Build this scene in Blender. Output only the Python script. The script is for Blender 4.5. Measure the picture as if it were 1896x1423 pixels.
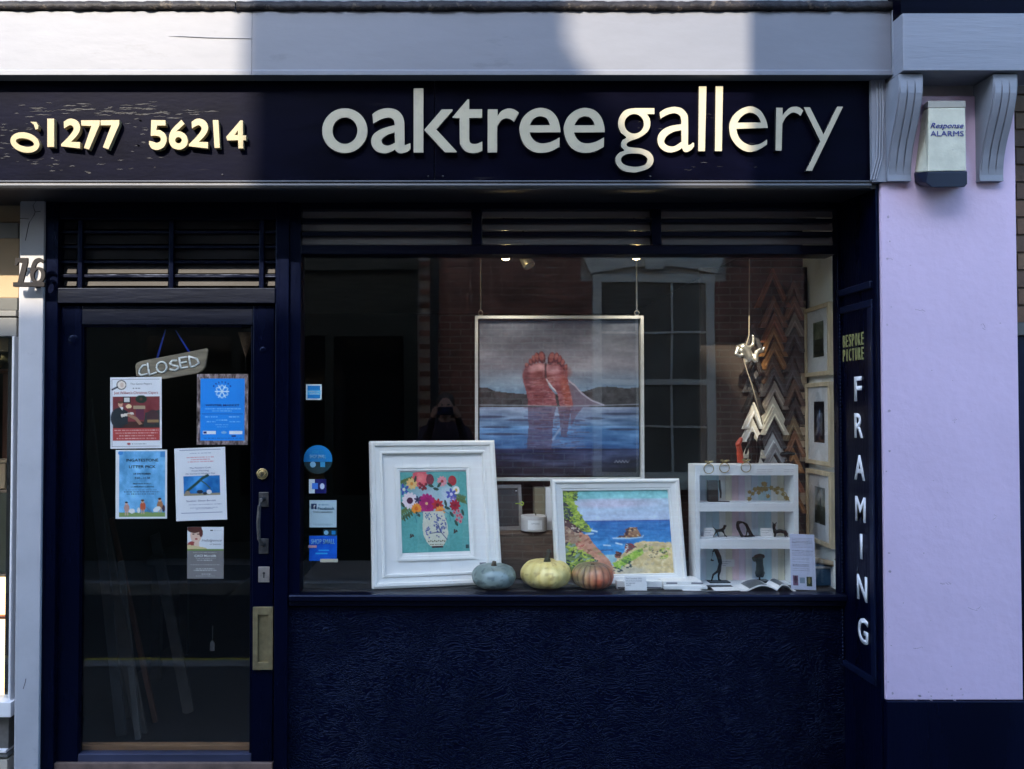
import bpy, math, random
import numpy as np
from mathutils import Vector, Matrix
from mathutils.geometry import tessellate_polygon
random.seed(7); RNG = np.random.default_rng(11)
R = math.radians
for o in list(bpy.data.objects): bpy.data.objects.remove(o)
SC = bpy.context.scene
COL = SC.collection

# ------------------------------------------------------------------ camera, sky, sun, exposure
F, CX, CY, PITCH, CAMZ = 1500.0, 825.0, 729.0, R(1.2), 1.6      # pixel focal length and principal point of the photograph
cam = bpy.data.cameras.new('camera'); camo = bpy.data.objects.new('camera', cam); COL.objects.link(camo)
camo.location = (0, 0, CAMZ); camo.rotation_euler = (R(90) + PITCH, 0, 0)
cam.sensor_width = 36; cam.lens = F / 1896 * 36
cam.shift_x = (948 - CX) / 1896; cam.shift_y = (CY - 711.5) / 1896
cam.clip_start = 0.01; cam.clip_end = 500
SC.camera = camo
SUN = Vector((0.45, 1.0, -0.80))                                    # travel direction of the sunlight
elev = math.atan2(0.80, math.hypot(0.45, 1.0))
w = bpy.data.worlds.new('World'); SC.world = w; w.use_nodes = True
nt = w.node_tree; bg = nt.nodes['Background']
sky = nt.nodes.new('ShaderNodeTexSky'); sky.sky_type = 'NISHITA'; sky.sun_disc = False
sky.sun_elevation = elev; sky.sun_rotation = math.atan2(-SUN.x, -SUN.y)
sky.air_density = 1.8; sky.dust_density = 4.0; sky.ozone_density = 10.0
nt.links.new(sky.outputs[0], bg.inputs[0]); bg.inputs[1].default_value = 0.15
sl = bpy.data.lights.new('sun', 'SUN'); sl.energy = 2.0; sl.angle = R(0.53); sl.color = (1.0, 0.85, 0.65)
so = bpy.data.objects.new('sun', sl); COL.objects.link(so); so.rotation_euler = SUN.to_track_quat('-Z', 'Y').to_euler(); so.location = (-4, -9, 9)
SC.view_settings.view_transform = 'Standard'; SC.view_settings.look = 'None'
SC.view_settings.gamma = 1; SC.view_settings.use_curve_mapping = False
SC.view_settings.exposure = 2.5
SC.cycles.use_denoising = True
SC.cycles.max_bounces = 8; SC.cycles.transparent_max_bounces = 16; SC.cycles.caustics_reflective = False; SC.cycles.caustics_refractive = False
SC.cycles.sample_clamp_indirect = 6

# ------------------------------------------------------------------ pixels to places
CP, SP = math.cos(PITCH), math.sin(PITCH)
def V(px, py, Y):
    u, v = (px - CX) / F, (CY - py) / F
    t = Y / (CP - v * SP)
    return Vector((u * t, Y, CAMZ + (SP + v * CP) * t))
def X(px, Y, py=760): return V(px, py, Y).x
def Z(py, Y): return V(CX, py, Y).z
PX = lambda Y: Y / F                                                # metres per pixel at a depth

# ------------------------------------------------------------------ materials
MATS = {}
def srgb(r, g=None, b=None):
    if g is None: g = b = r
    return tuple(((c / 255) / 12.92 if c / 255 <= .04045 else ((c / 255 + .055) / 1.055) ** 2.4) for c in (r, g, b))
def mat(name, col, rough=.5, metal=0., var=.12, vscale=6., bump=0., bscale=60., stretch=(1, 1, 1), coat=0., spec=.5, wear=None, wscale=14., wamt=.62, wstretch=(1, 1, 1), rvar=.0, tint=None):
    """noise-varied colour, optional worn patches of another colour, fine relief"""
    if name in MATS: return MATS[name]
    m = bpy.data.materials.new(name); m.use_nodes = True; N = m.node_tree.nodes; L = m.node_tree.links
    b = N['Principled BSDF']; b.inputs['Roughness'].default_value = rough; b.inputs['Metallic'].default_value = metal
    b.inputs['Coat Weight'].default_value = coat; b.inputs['Coat Roughness'].default_value = .12; b.inputs['Specular IOR Level'].default_value = spec
    if tint: b.inputs['Specular Tint'].default_value = tuple(tint) + (1,)
    tc = N.new('ShaderNodeTexCoord'); mp = N.new('ShaderNodeMapping'); mp.inputs['Scale'].default_value = stretch
    L.new(tc.outputs['Object'], mp.inputs[0])
    nz = N.new('ShaderNodeTexNoise'); nz.inputs['Scale'].default_value = vscale; nz.inputs['Detail'].default_value = 6; nz.inputs['Roughness'].default_value = .6
    L.new(mp.outputs[0], nz.inputs['Vector'])
    cr = N.new('ShaderNodeValToRGB'); c = cr.color_ramp
    c.elements[0].position = .3; c.elements[1].position = .7
    c.elements[0].color = tuple(max(0, x * (1 - var)) for x in col) + (1,); c.elements[1].color = tuple(min(1, x * (1 + var)) for x in col) + (1,)
    L.new(nz.outputs['Fac'], cr.inputs[0]); out = cr.outputs[0]
    if wear is not None:
        mp2 = N.new('ShaderNodeMapping'); mp2.inputs['Scale'].default_value = wstretch; L.new(tc.outputs['Object'], mp2.inputs[0])
        n2 = N.new('ShaderNodeTexNoise'); n2.inputs['Scale'].default_value = wscale; n2.inputs['Detail'].default_value = 9; n2.inputs['Roughness'].default_value = .7
        L.new(mp2.outputs[0], n2.inputs['Vector'])
        r2 = N.new('ShaderNodeValToRGB'); r2.color_ramp.elements[0].position = wamt; r2.color_ramp.elements[1].position = wamt + .06
        r2.color_ramp.elements[0].color = (0, 0, 0, 1); r2.color_ramp.elements[1].color = (1, 1, 1, 1)
        L.new(n2.outputs['Fac'], r2.inputs[0])
        mx = N.new('ShaderNodeMixRGB'); L.new(r2.outputs[0], mx.inputs[0]); L.new(out, mx.inputs[1]); mx.inputs[2].default_value = tuple(wear) + (1,)
        out = mx.outputs[0]
    L.new(out, b.inputs['Base Color'])
    if rvar:
        mr = N.new('ShaderNodeMapRange'); mr.inputs[3].default_value = rough - rvar; mr.inputs[4].default_value = rough + rvar
        L.new(nz.outputs['Fac'], mr.inputs[0]); L.new(mr.outputs[0], b.inputs['Roughness'])
    if bump:
        n3 = N.new('ShaderNodeTexNoise'); n3.inputs['Scale'].default_value = bscale; n3.inputs['Detail'].default_value = 4
        L.new(mp.outputs[0], n3.inputs['Vector'])
        bp = N.new('ShaderNodeBump'); bp.inputs['Strength'].default_value = bump; bp.inputs['Distance'].default_value = .004
        L.new(n3.outputs['Fac'], bp.inputs['Height']); L.new(bp.outputs[0], b.inputs['Normal'])
    MATS[name] = m; return m
def mat_emit(name, col, strength):
    m = bpy.data.materials.new(name); m.use_nodes = True; b = m.node_tree.nodes['Principled BSDF']
    b.inputs['Base Color'].default_value = tuple(col) + (1,); b.inputs['Emission Color'].default_value = tuple(col) + (1,); b.inputs['Emission Strength'].default_value = strength
    MATS[name] = m; return m
def mat_glass(name, tint=(.97, .98, .97), f0=.045, rough=0.):
    m = bpy.data.materials.new(name); m.use_nodes = True; N = m.node_tree.nodes; L = m.node_tree.links
    N.remove(N['Principled BSDF']); out = N['Material Output']
    lw = N.new('ShaderNodeLayerWeight'); lw.inputs[0].default_value = .5
    pw = N.new('ShaderNodeMath'); pw.operation = 'POWER'; pw.inputs[1].default_value = 5; L.new(lw.outputs['Facing'], pw.inputs[0])
    ma = N.new('ShaderNodeMath'); ma.operation = 'MULTIPLY_ADD'; ma.inputs[1].default_value = 1 - f0; ma.inputs[2].default_value = f0; L.new(pw.outputs[0], ma.inputs[0])
    tr = N.new('ShaderNodeBsdfTransparent'); tr.inputs[0].default_value = tuple(tint) + (1,)
    gl = N.new('ShaderNodeBsdfGlossy'); gl.inputs['Roughness'].default_value = rough
    nz = N.new('ShaderNodeTexNoise'); nz.inputs['Scale'].default_value = 2.2; tc = N.new('ShaderNodeTexCoord'); L.new(tc.outputs['Object'], nz.inputs['Vector'])
    bp = N.new('ShaderNodeBump'); bp.inputs['Strength'].default_value = .02; bp.inputs['Distance'].default_value = .02; L.new(nz.outputs['Fac'], bp.inputs['Height']); L.new(bp.outputs[0], gl.inputs['Normal'])
    mx = N.new('ShaderNodeMixShader'); L.new(ma.outputs[0], mx.inputs[0]); L.new(tr.outputs[0], mx.inputs[1]); L.new(gl.outputs[0], mx.inputs[2]); L.new(mx.outputs[0], out.inputs[0])
    MATS[name] = m; return m
def mat_print(name='printed_colour', rough=.45):
    if name in MATS: return MATS[name]
    m = bpy.data.materials.new(name); m.use_nodes = True; N = m.node_tree.nodes; L = m.node_tree.links
    at = N.new('ShaderNodeAttribute'); at.attribute_name = 'ink'; b = N['Principled BSDF']; L.new(at.outputs['Color'], b.inputs['Base Color']); b.inputs['Roughness'].default_value = rough
    MATS[name] = m; return m

DARK = mat('navy_black_gloss_paint', (.0007, .0013, .0085), .28, spec=.2, tint=(.35, .5, 1), var=.35, vscale=5, bump=.35, bscale=90, stretch=(1, 1, .15), rvar=.1)
DARKH = mat('navy_black_rail_paint', (.0009, .0015, .0080), .33, spec=.3, tint=(.5, .62, 1), var=.35, vscale=5, bump=.55, bscale=70, stretch=(.12, 1, 1), wear=(.012, .012, .014), wscale=9, wamt=.68, wstretch=(.3, 1, 3), rvar=.1)
RAILM = mat('sunlit_rail_paint', (.0014, .0020, .0075), .42, spec=.2, tint=(.6, .72, 1), var=.4, vscale=6, bump=.32, bscale=45, stretch=(.16, 1, 1), wear=(.02, .02, .02), wscale=9, wamt=.66, wstretch=(.3, 1, 3), rvar=.1)  # copy of the rail paint with sunlit grey put into its colour
FASCIA = mat('black_fascia_paint', (.0006, .0007, .0042), .42, spec=.05, tint=(.6, .65, 1), var=.5, vscale=7, bump=.10, bscale=40, stretch=(.5, 1, 1.4), wear=(.035, .034, .033), wscale=6.5, wamt=.665, wstretch=(.22, 1, 3.6), rvar=.12)
SOFFITM = mat('soffit_paint', (.007, .0075, .013), .5, var=.3, vscale=4, stretch=(.3, 1, 1))
GREYMOULD = mat('grey_moulding_paint', (.045, .047, .052), .4, var=.25, vscale=5, stretch=(.3, 1, 1), bump=.15, bscale=40)
CORN = mat('pale_grey_cornice_paint', (.140, .153, .186), .55, var=.08, vscale=3.5, bump=.28, bscale=24, stretch=(.4, 1, 1), wear=(.120, .131, .16), wscale=4, wamt=.61, wstretch=(.6, 1, 2))
CORN2 = mat('pale_grey_cracked_paint', (.20, .218, .265), .55, var=.06, vscale=5, bump=.3, bscale=35, stretch=(.25, 1, 2.5), wear=(.14, .15, .18), wscale=9, wamt=.66, wstretch=(.25, 1, 4))
BRKT = mat('pale_grey_bracket_paint', (.20, .22, .265), .5, var=.10, vscale=9, bump=.3, bscale=25)
GREYP = mat('pale_grey_pilaster_paint', (.36, .37, .41), .55, var=.08, vscale=6, bump=.12, bscale=50, wear=(.28, .29, .32), wscale=7, wamt=.63)
LILAC = mat('lilac_render_paint', (.57, .45, .61), .62, var=.06, vscale=2.2, bump=.45, bscale=26, wear=(.47, .38, .52), wscale=9, wamt=.655, wstretch=(1.6, 1, .5))
LEAD = mat('dark_lead_flashing', (.010, .009, .011), .6, spec=.2, var=.6, vscale=30, bump=.8, bscale=70, wear=(.055, .045, .036), wscale=25, wamt=.57)
CREAM = mat('cream_letter_enamel', (.37, .345, .26), .38, var=.05, vscale=12, wear=(.335, .315, .245), wscale=9, wamt=.56)
GILT = mat('ivory_numeral_enamel', (.27, .225, .13), .35, var=.06, vscale=14, wear=(.21, .165, .09), wscale=20, wamt=.64)
WHITE = mat('white_frame_paint', (.84, .84, .84), .45, var=.03, vscale=9, bump=.06, bscale=80)
PAPER = mat('white_paper', (.86, .86, .88), .6, var=.02)
CARD = mat('white_card', (.86, .86, .87), .6, var=.03)
OAK = mat('pale_oak', (.52, .43, .30), .5, var=.2, vscale=9, stretch=(6, 6, .6), bump=.1, bscale=60)
BRONZE = mat('dark_bronze', (.012, .010, .010), .38, .6, var=.4, vscale=40, bump=.3, bscale=90)
SILVER = mat('silver_metal', (.62, .60, .55), .33, .85, var=.15, vscale=40)
GOLD = mat('antique_brass', (.44, .33, .13), .36, .8, var=.3, vscale=50)
BRASS = mat('dull_brass', (.30, .25, .14), .42, .7, var=.25, vscale=30, bump=.1, bscale=120)
BRASSB = mat('polished_brass', (.72, .58, .30), .25, .9, var=.15, vscale=30)
STEEL = mat('worn_steel', (.09, .088, .09), .45, .7, var=.4, vscale=40, bump=.2, bscale=90)
GLASS = mat_glass('window_glass', f0=.06); GLASSF = mat_glass('picture_glass', (.985, .985, .985), .02)
PRINT = mat_print(); PRINTG = mat_print('painted_canvas', .55)
BLACK = mat('black_card', (.012, .012, .014), .6)
INK = mat('dark_ink', (.02, .02, .035), .7, var=0); INKW = mat('white_ink', (.8, .8, .8), .6, var=0); INKR = mat('red_ink', (.45, .08, .09), .7, var=0); INKB = mat('blue_ink', (.02, .03, .2), .7, var=0); INKG = mat('grey_ink', (.18, .18, .22), .7, var=0)
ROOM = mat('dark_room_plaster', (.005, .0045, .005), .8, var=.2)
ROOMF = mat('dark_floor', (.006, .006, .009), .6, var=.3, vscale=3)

# ------------------------------------------------------------------ mesh builder
class MB:
    def __init__(s): s.v = []; s.f = []
    def add(s, vs, fs):
        n = len(s.v); s.v += [tuple(p) for p in vs]; s.f += [tuple(i + n for i in f) for f in fs]; return s
    def box(s, x0, x1, y0, y1, z0, z1):
        return s.add([(x0, y0, z0), (x1, y0, z0), (x1, y1, z0), (x0, y1, z0), (x0, y0, z1), (x1, y0, z1), (x1, y1, z1), (x0, y1, z1)],
                     [(3, 2, 1, 0), (4, 5, 6, 7), (0, 1, 5, 4), (1, 2, 6, 5), (2, 3, 7, 6), (3, 0, 4, 7)])
    def pbox(s, a, b, c, d, Y0, Y1):
        """box whose front face covers pixels a..b, c..d (x0,x1,y0,y1) at depth Y0"""
        m = (c + d) / 2; return s.box(V(a, m, Y0).x, V(b, m, Y0).x, Y0, Y1, Z(d, Y0), Z(c, Y0))
    def prism(s, outer, holes=(), d0=0., d1=.01, axis='y', o=(0, 0, 0)):
        """flat outline (x, z) with holes, extruded along y from d0 (front) to d1"""
        loops = [list(outer)] + [list(h) for h in holes]
        loops3 = [[Vector((p[0], p[1], 0)) for p in l] for l in loops]
        tri = tessellate_polygon(loops3); flat = [p for l in loops for p in l]; n = len(flat)
        def P(p, d):
            q = {'y': (p[0], d, p[1]), 'x': (d, p[0], p[1]), 'z': (p[0], p[1], d)}[axis]
            return (q[0] + o[0], q[1] + o[1], q[2] + o[2])
        vs = [P(p, d0) for p in flat] + [P(p, d1) for p in flat]
        fs = []
        for t in tri:
            a, b, c = t
            ar = (flat[b][0] - flat[a][0]) * (flat[c][1] - flat[a][1]) - (flat[c][0] - flat[a][0]) * (flat[b][1] - flat[a][1])
            if ar < 0: a, c = c, a
            fs.append((a, b, c)); fs.append((c + n, b + n, a + n))
        k = 0
        for li, l in enumerate(loops):
            ar = sum(l[i][0] * l[(i + 1) % len(l)][1] - l[(i + 1) % len(l)][0] * l[i][1] for i in range(len(l)))
            m = len(l)
            for i in range(m):
                a, b = k + i, k + (i + 1) % m
                if (ar > 0) != (li > 0): fs.append((b, a, a + n, b + n))
                else: fs.append((a, b, b + n, a + n))
            k += m
        return s.add(vs, fs)
    def tube(s, pts, rad, n=8, cap=True):
        pts = [Vector(p) for p in pts]; rad = rad if isinstance(rad, (list, tuple)) else [rad] * len(pts)
        vs = []; fs = []
        for i, p in enumerate(pts):
            t = (pts[min(i + 1, len(pts) - 1)] - pts[max(i - 1, 0)]); t = t.normalized() if t.length > 1e-9 else Vector((0, 0, 1))
            a = t.cross(Vector((0, 0, 1)) if abs(t.z) < .9 else Vector((1, 0, 0))).normalized(); b = t.cross(a)
            for k in range(n):
                th = 2 * math.pi * k / n; vs.append(p + (a * math.cos(th) + b * math.sin(th)) * rad[i])
        for i in range(len(pts) - 1):
            for k in range(n):
                fs.append((i * n + k, i * n + (k + 1) % n, (i + 1) * n + (k + 1) % n, (i + 1) * n + k))
        if cap:
            fs.append(tuple(range(n))[::-1]); fs.append(tuple((len(pts) - 1) * n + k for k in range(n)))
        return s.add(vs, fs)
    def ball(s, c, r, n=10, m=7):
        r = r if isinstance(r, (list, tuple)) else (r, r, r); vs = []; fs = []
        vs.append((c[0], c[1], c[2] + r[2]))
        for j in range(1, m):
            ph = math.pi * j / m
            for k in range(n):
                th = 2 * math.pi * k / n; vs.append((c[0] + r[0] * math.sin(ph) * math.cos(th), c[1] + r[1] * math.sin(ph) * math.sin(th), c[2] + r[2] * math.cos(ph)))
        vs.append((c[0], c[1], c[2] - r[2])); e = len(vs) - 1
        for k in range(n):
            fs.append((0, 1 + k, 1 + (k + 1) % n)); fs.append((e, 1 + (m - 2) * n + (k + 1) % n, 1 + (m - 2) * n + k))
        for j in range(m - 2):
            for k in range(n): fs.append((1 + j * n + k, 1 + (j + 1) * n + k, 1 + (j + 1) * n + (k + 1) % n, 1 + j * n + (k + 1) % n))
        return s.add(vs, fs)
    def chain(s, pts, n=10):
        """rounded tapering limb through (x, y, z, r) points"""
        for a, b in zip(pts[:-1], pts[1:]):
            s.tube([a[:3], b[:3]], [a[3], b[3]], n)
        for p in pts: s.ball(p[:3], p[3], n, 8)
        return s
    def lathe(s, prof, c=(0, 0, 0), n=24):
        vs = []; fs = []
        for r, z in prof:
            for k in range(n):
                th = 2 * math.pi * k / n; vs.append((c[0] + r * math.cos(th), c[1] + r * math.sin(th), c[2] + z))
        for i in range(len(prof) - 1):
            for k in range(n): fs.append((i * n + k, i * n + (k + 1) % n, (i + 1) * n + (k + 1) % n, (i + 1) * n + k))
        fs.append(tuple(range(n))[::-1]); fs.append(tuple((len(prof) - 1) * n + k for k in range(n)))
        return s.add(vs, fs)
    def sweep_x(s, prof, x0, x1):
        """profile of (y, z) points swept along x, closed"""
        n = len(prof); vs = [(x0, p[0], p[1]) for p in prof] + [(x1, p[0], p[1]) for p in prof]
        fs = [(i, i + n, (i + 1) % n + n, (i + 1) % n) for i in range(n)]
        fs += [tuple(range(n)), tuple(range(n, 2 * n))[::-1]]
        return s.add(vs, fs)
    def frame(s, wd, ht, prof):
        """mitred picture frame, bottom centre at the origin, facing -y; prof = (inset, y) from outside back to inside back"""
        vs = []; fs = []
        for t, y in prof: vs += [(-wd / 2 + t, y, t), (wd / 2 - t, y, t), (wd / 2 - t, y, ht - t), (-wd / 2 + t, y, ht - t)]
        for i in range(len(prof) - 1):
            for k in range(4): fs.append((i * 4 + k, i * 4 + (k + 1) % 4, (i + 1) * 4 + (k + 1) % 4, (i + 1) * 4 + k))
        return s.add(vs, fs)

WL = {}                                                             # world location of each unrotated parent
def link(name, me, m, parent, smooth=False, bevel=0., kind=None):
    o = bpy.data.objects.new(name, me); COL.objects.link(o)
    if m is not None: me.materials.append(m)
    if parent is not None: o.parent = parent
    if smooth:
        me.polygons.foreach_set('use_smooth', [True] * len(me.polygons))
    if bevel:
        b = o.modifiers.new('edge', 'BEVEL'); b.width = bevel; b.segments = 2; b.limit_method = 'ANGLE'; b.angle_limit = R(40)
    if kind: o['kind'] = kind
    return o
def build(mb, name, m, parent=None, smooth=False, bevel=0., local=False, kind=None, remesh=0., fix=True):
    """one mesh object from a builder; world coordinates unless local"""
    off = WL.get(parent.name, Vector((0, 0, 0))) if (parent is not None and not local) else Vector((0, 0, 0))
    me = bpy.data.meshes.new(name); me.from_pydata([(p[0] - off.x, p[1] - off.y, p[2] - off.z) for p in mb.v], [], mb.f); me.update()
    sides = None
    if isinstance(m, tuple): m, sides = m
    o = link(name, me, m, parent, smooth, bevel, kind)
    if sides:
        me.materials.append(sides)
        for p in me.polygons: p.material_index = 0 if abs(p.normal.y) > .7 else 1
    if fix and not remesh:
        import bmesh
        bm = bmesh.new(); bm.from_mesh(me); bmesh.ops.recalc_face_normals(bm, faces=bm.faces); bm.to_mesh(me); bm.free()
    if remesh:
        r = o.modifiers.new('skin', 'REMESH'); r.mode = 'VOXEL'; r.voxel_size = remesh; r.use_smooth_shade = True
        sm = o.modifiers.new('soften', 'SMOOTH'); sm.iterations = 3; sm.factor = .5
    if not local: WL[o.name] = off
    return o
def thing(name, label, cat, loc=(0, 0, 0), rot=(0, 0, 0), group=None):
    o = bpy.data.objects.new(name, None); COL.objects.link(o); o.location = loc; o.rotation_euler = rot; o.empty_display_size = .05
    o['label'] = label; o['category'] = cat
    if group: o['group'] = group
    WL[o.name] = Vector(loc); return o
def tag(o, label, cat, group=None):
    o['label'] = label; o['category'] = cat
    if group: o['group'] = group
    return o
def structure(o): o['kind'] = 'structure'; return o

# ------------------------------------------------------------------ outlines: smooth runs between corner points
def smooth_loop(pts, n=5):
    N = len(pts); out = []
    for i in range(N):
        p0, p1, p2, p3 = pts[i - 1], pts[i], pts[(i + 1) % N], pts[(i + 2) % N]
        c1, c2 = len(p1) > 2, len(p2) > 2
        a, b, c, d = [np.array(q[:2], float) for q in (p0, p1, p2, p3)]
        if c1 and c2: out.append(b); continue
        if c1: a = 2 * b - c + (c - b) * .5
        if c2: d = 2 * c - b + (b - c) * .5
        for k in range(n):
            t = k / n
            out.append(.5 * (2 * b + (c - a) * t + (2 * a - 5 * b + 4 * c - d) * t * t + (3 * b - 3 * c + d - a) * t ** 3))
    return [tuple(p) for p in out]
def ellipse(cx, cy, rx, ry, rot=0, n=40):
    return [(cx + rx * math.cos(t) * math.cos(rot) - ry * math.sin(t) * math.sin(rot), cy + rx * math.cos(t) * math.sin(rot) + ry * math.sin(t) * math.cos(rot)) for t in [2 * math.pi * k / n for k in range(n)]]
def zpts(pts, ox, oy, s): return [(ox + p[0] / s, oy + p[1] / s) for p in pts]
def to_xz(pts, Y): return [(V(p[0], p[1], Y).x, V(p[0], p[1], Y).z) for p in pts]

# ------------------------------------------------------------------ lettering made with the built-in font, converted at the end in one go
TEXTS = []
def text(s, name, m, parent, loc, h, width=None, depth=.0006, rot=(R(90), 0, 0), align='CENTER', shear=0., bold=0., local=True):
    TEXTS.append(dict(s=s, name=name, m=m, parent=parent, loc=loc, h=h, width=width, depth=depth, rot=rot, align=align, shear=shear, bold=bold, local=local))
def flush_texts():
    tmp = []
    for t in TEXTS:
        cu = bpy.data.curves.new('t', 'FONT'); cu.body = t['s']; cu.size = 1; cu.align_x = 'LEFT'; cu.resolution_u = 3; cu.extrude = 0; cu.shear = t['shear']; cu.offset = t['bold']
        o = bpy.data.objects.new('t', cu); COL.objects.link(o); tmp.append(o)
    bpy.context.view_layer.update(); dg = bpy.context.evaluated_depsgraph_get()
    for t, o in zip(TEXTS, tmp):
        me = bpy.data.meshes.new_from_object(o.evaluated_get(dg)); me.name = t['name']; n = len(me.vertices)
        if n == 0: continue
        co = np.empty(n * 3); me.vertices.foreach_get('co', co); co = co.reshape(-1, 3)
        x0, x1 = co[:, 0].min(), co[:, 0].max()
        k = t['h'] / .73; kx = k if t['width'] is None else t['width'] / max(1e-6, x1 - x0)
        sh = {'CENTER': (x0 + x1) / 2, 'LEFT': x0, 'RIGHT': x1}[t['align']]
        co[:, 0] = (co[:, 0] - sh) * kx; co[:, 1] *= k; co[:, 2] = 0
        me.vertices.foreach_set('co', co.ravel()); me.materials.clear(); me.materials.append(t['m'])
        ob = bpy.data.objects.new(t['name'], me); COL.objects.link(ob); ob.rotation_euler = t['rot']
        loc = Vector(t['loc'])
        if t['parent'] is not None:
            ob.parent = t['parent']
            if not t['local']: loc = loc - WL.get(t['parent'].name, Vector((0, 0, 0)))
        ob.location = loc
        sd = ob.modifiers.new('thickness', 'SOLIDIFY'); sd.thickness = t['depth']; sd.offset = 1
        me.update()
    for o in tmp:
        cu = o.data; bpy.data.objects.remove(o); bpy.data.curves.remove(cu)

# ------------------------------------------------------------------ printed and painted pictures: colours computed on a fine grid
def fbm(w, h, sx, sy, oct=4, seed=0):
    r = np.random.default_rng(seed); out = np.zeros((h, w)); amp = 1; tot = 0
    for k in range(oct):
        gx, gy = max(2, int(sx * 2 ** k)) + 2, max(2, int(sy * 2 ** k)) + 2
        g = r.random((gy, gx)); xs = np.linspace(0, gx - 1.001, w); ys = np.linspace(0, gy - 1.001, h)
        xi, yi = xs.astype(int), ys.astype(int); fx, fy = xs - xi, ys - yi; fx = fx * fx * (3 - 2 * fx); fy = (fy * fy * (3 - 2 * fy))[:, None]
        a = g[np.ix_(yi, xi)] * (1 - fx) + g[np.ix_(yi, xi + 1)] * fx; b = g[np.ix_(yi + 1, xi)] * (1 - fx) + g[np.ix_(yi + 1, xi + 1)] * fx
        out += amp * (a * (1 - fy) + b * fy); tot += amp; amp *= .55
    return out / tot
class Cv:
    """a small canvas: x right, y down, both 0..1; colours 0..255"""
    def __init__(s, w, h, col):
        s.w, s.h = w, h; s.a = np.zeros((h, w, 3)); s.a[:] = col
        s.X, s.Y = np.meshgrid((np.arange(w) + .5) / w, (np.arange(h) + .5) / h)
    def blend(s, m, col):
        c = np.array(col, float); m = np.clip(m, 0, 1)[..., None]; s.a = s.a * (1 - m) + c * m; return s
    def rect(s, x0, y0, x1, y1, col, al=1.): return s.blend(((s.X >= x0) & (s.X <= x1) & (s.Y >= y0) & (s.Y <= y1)) * al, col)
    def ell(s, cx, cy, rx, ry, col, rot=0, al=1., soft=.06):
        c, n = math.cos(rot), math.sin(rot); dx, dy = s.X - cx, (s.Y - cy)
        d = np.hypot((dx * c + dy * n) / rx, (-dx * n + dy * c) / ry); return s.blend(np.clip((1 - d) / soft + .5, 0, 1) * al, col)
    def poly(s, pts, col, al=1.):
        m = np.zeros(s.X.shape, bool); n = len(pts)
        for i in range(n):
            (x1, y1), (x2, y2) = pts[i], pts[(i + 1) % n]
            if y1 == y2: continue
            m ^= ((s.Y >= min(y1, y2)) & (s.Y < max(y1, y2)) & (s.X < x1 + (s.Y - y1) * (x2 - x1) / (y2 - y1)))
        return s.blend(m * al, col)
    def line(s, pts, wd, col, al=1.):
        d = np.full(s.X.shape, 9.); asp = s.h / s.w
        for (x1, y1), (x2, y2) in zip(pts[:-1], pts[1:]):
            ax, ay = s.X - x1, (s.Y - y1) * asp; bx, by = x2 - x1, (y2 - y1) * asp
            t = np.clip((ax * bx + ay * by) / max(1e-9, bx * bx + by * by), 0, 1); d = np.minimum(d, np.hypot(ax - t * bx, ay - t * by))
        return s.blend(np.clip((wd / 2 - d) * s.w + .5, 0, 1) * al, col)
    def grad(s, y0, y1, c0, c1):
        t = np.clip((s.Y - y0) / (y1 - y0), 0, 1)[..., None]; m = ((s.Y >= y0) & (s.Y <= y1))[..., None]
        s.a = np.where(m, np.array(c0) * (1 - t) + np.array(c1) * t, s.a); return s
    def noise(s, amt, sx, sy, seed, mask=None, oct=4):
        f = (fbm(s.w, s.h, sx, sy, oct, seed) - .5) * 2 * amt
        if mask is not None: f = f * mask
        s.a = np.clip(s.a + f[..., None], 0, 255); return s
    def textline(s, y, x0, x1, hgt, col, seed, al=.7):
        """a line of print too small to read"""
        r = random.Random(seed); x = x0
        while x < x1:
            wd = r.uniform(.02, .07); s.rect(x, y, min(x + wd, x1), y + hgt, col, al * r.uniform(.6, 1)); x += wd + .013
        return s
def sheet(cv, name, wd, ht, m, parent, y=0., z0=0., x0=0., gain=1.):
    """canvas as a flat mesh, bottom centre at (x0, y, z0), facing -y"""
    w, h = cv.w, cv.h; xs = x0 + (np.linspace(0, 1, w) - .5) * wd; zs = z0 + (1 - np.linspace(0, 1, h)) * ht
    gx, gz = np.meshgrid(xs, zs); co = np.stack([gx, np.full_like(gx, y), gz], -1).reshape(-1, 3)
    i = (np.arange(h - 1)[:, None] * w + np.arange(w - 1)[None]).ravel(); q = np.stack([i, i + w, i + w + 1, i + 1], -1)
    me = bpy.data.meshes.new(name); me.vertices.add(w * h); me.vertices.foreach_set('co', co.ravel())
    nq = len(q); me.loops.add(nq * 4); me.loops.foreach_set('vertex_index', q.ravel().astype(np.int32)); me.polygons.add(nq); me.polygons.foreach_set('loop_start', np.arange(0, nq * 4, 4, dtype=np.int32)); me.update()
    c = np.clip(cv.a / 255, 0, 1); c = np.where(c <= .04045, c / 12.92, ((c + .055) / 1.055) ** 2.4) * gain
    at = me.color_attributes.new('ink', 'FLOAT_COLOR', 'POINT'); at.data.foreach_set('color', np.concatenate([np.clip(c, 0, 1), np.ones((h, w, 1))], -1).reshape(-1).astype(np.float32))
    me.validate(); return link(name, me, m, parent)

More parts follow.
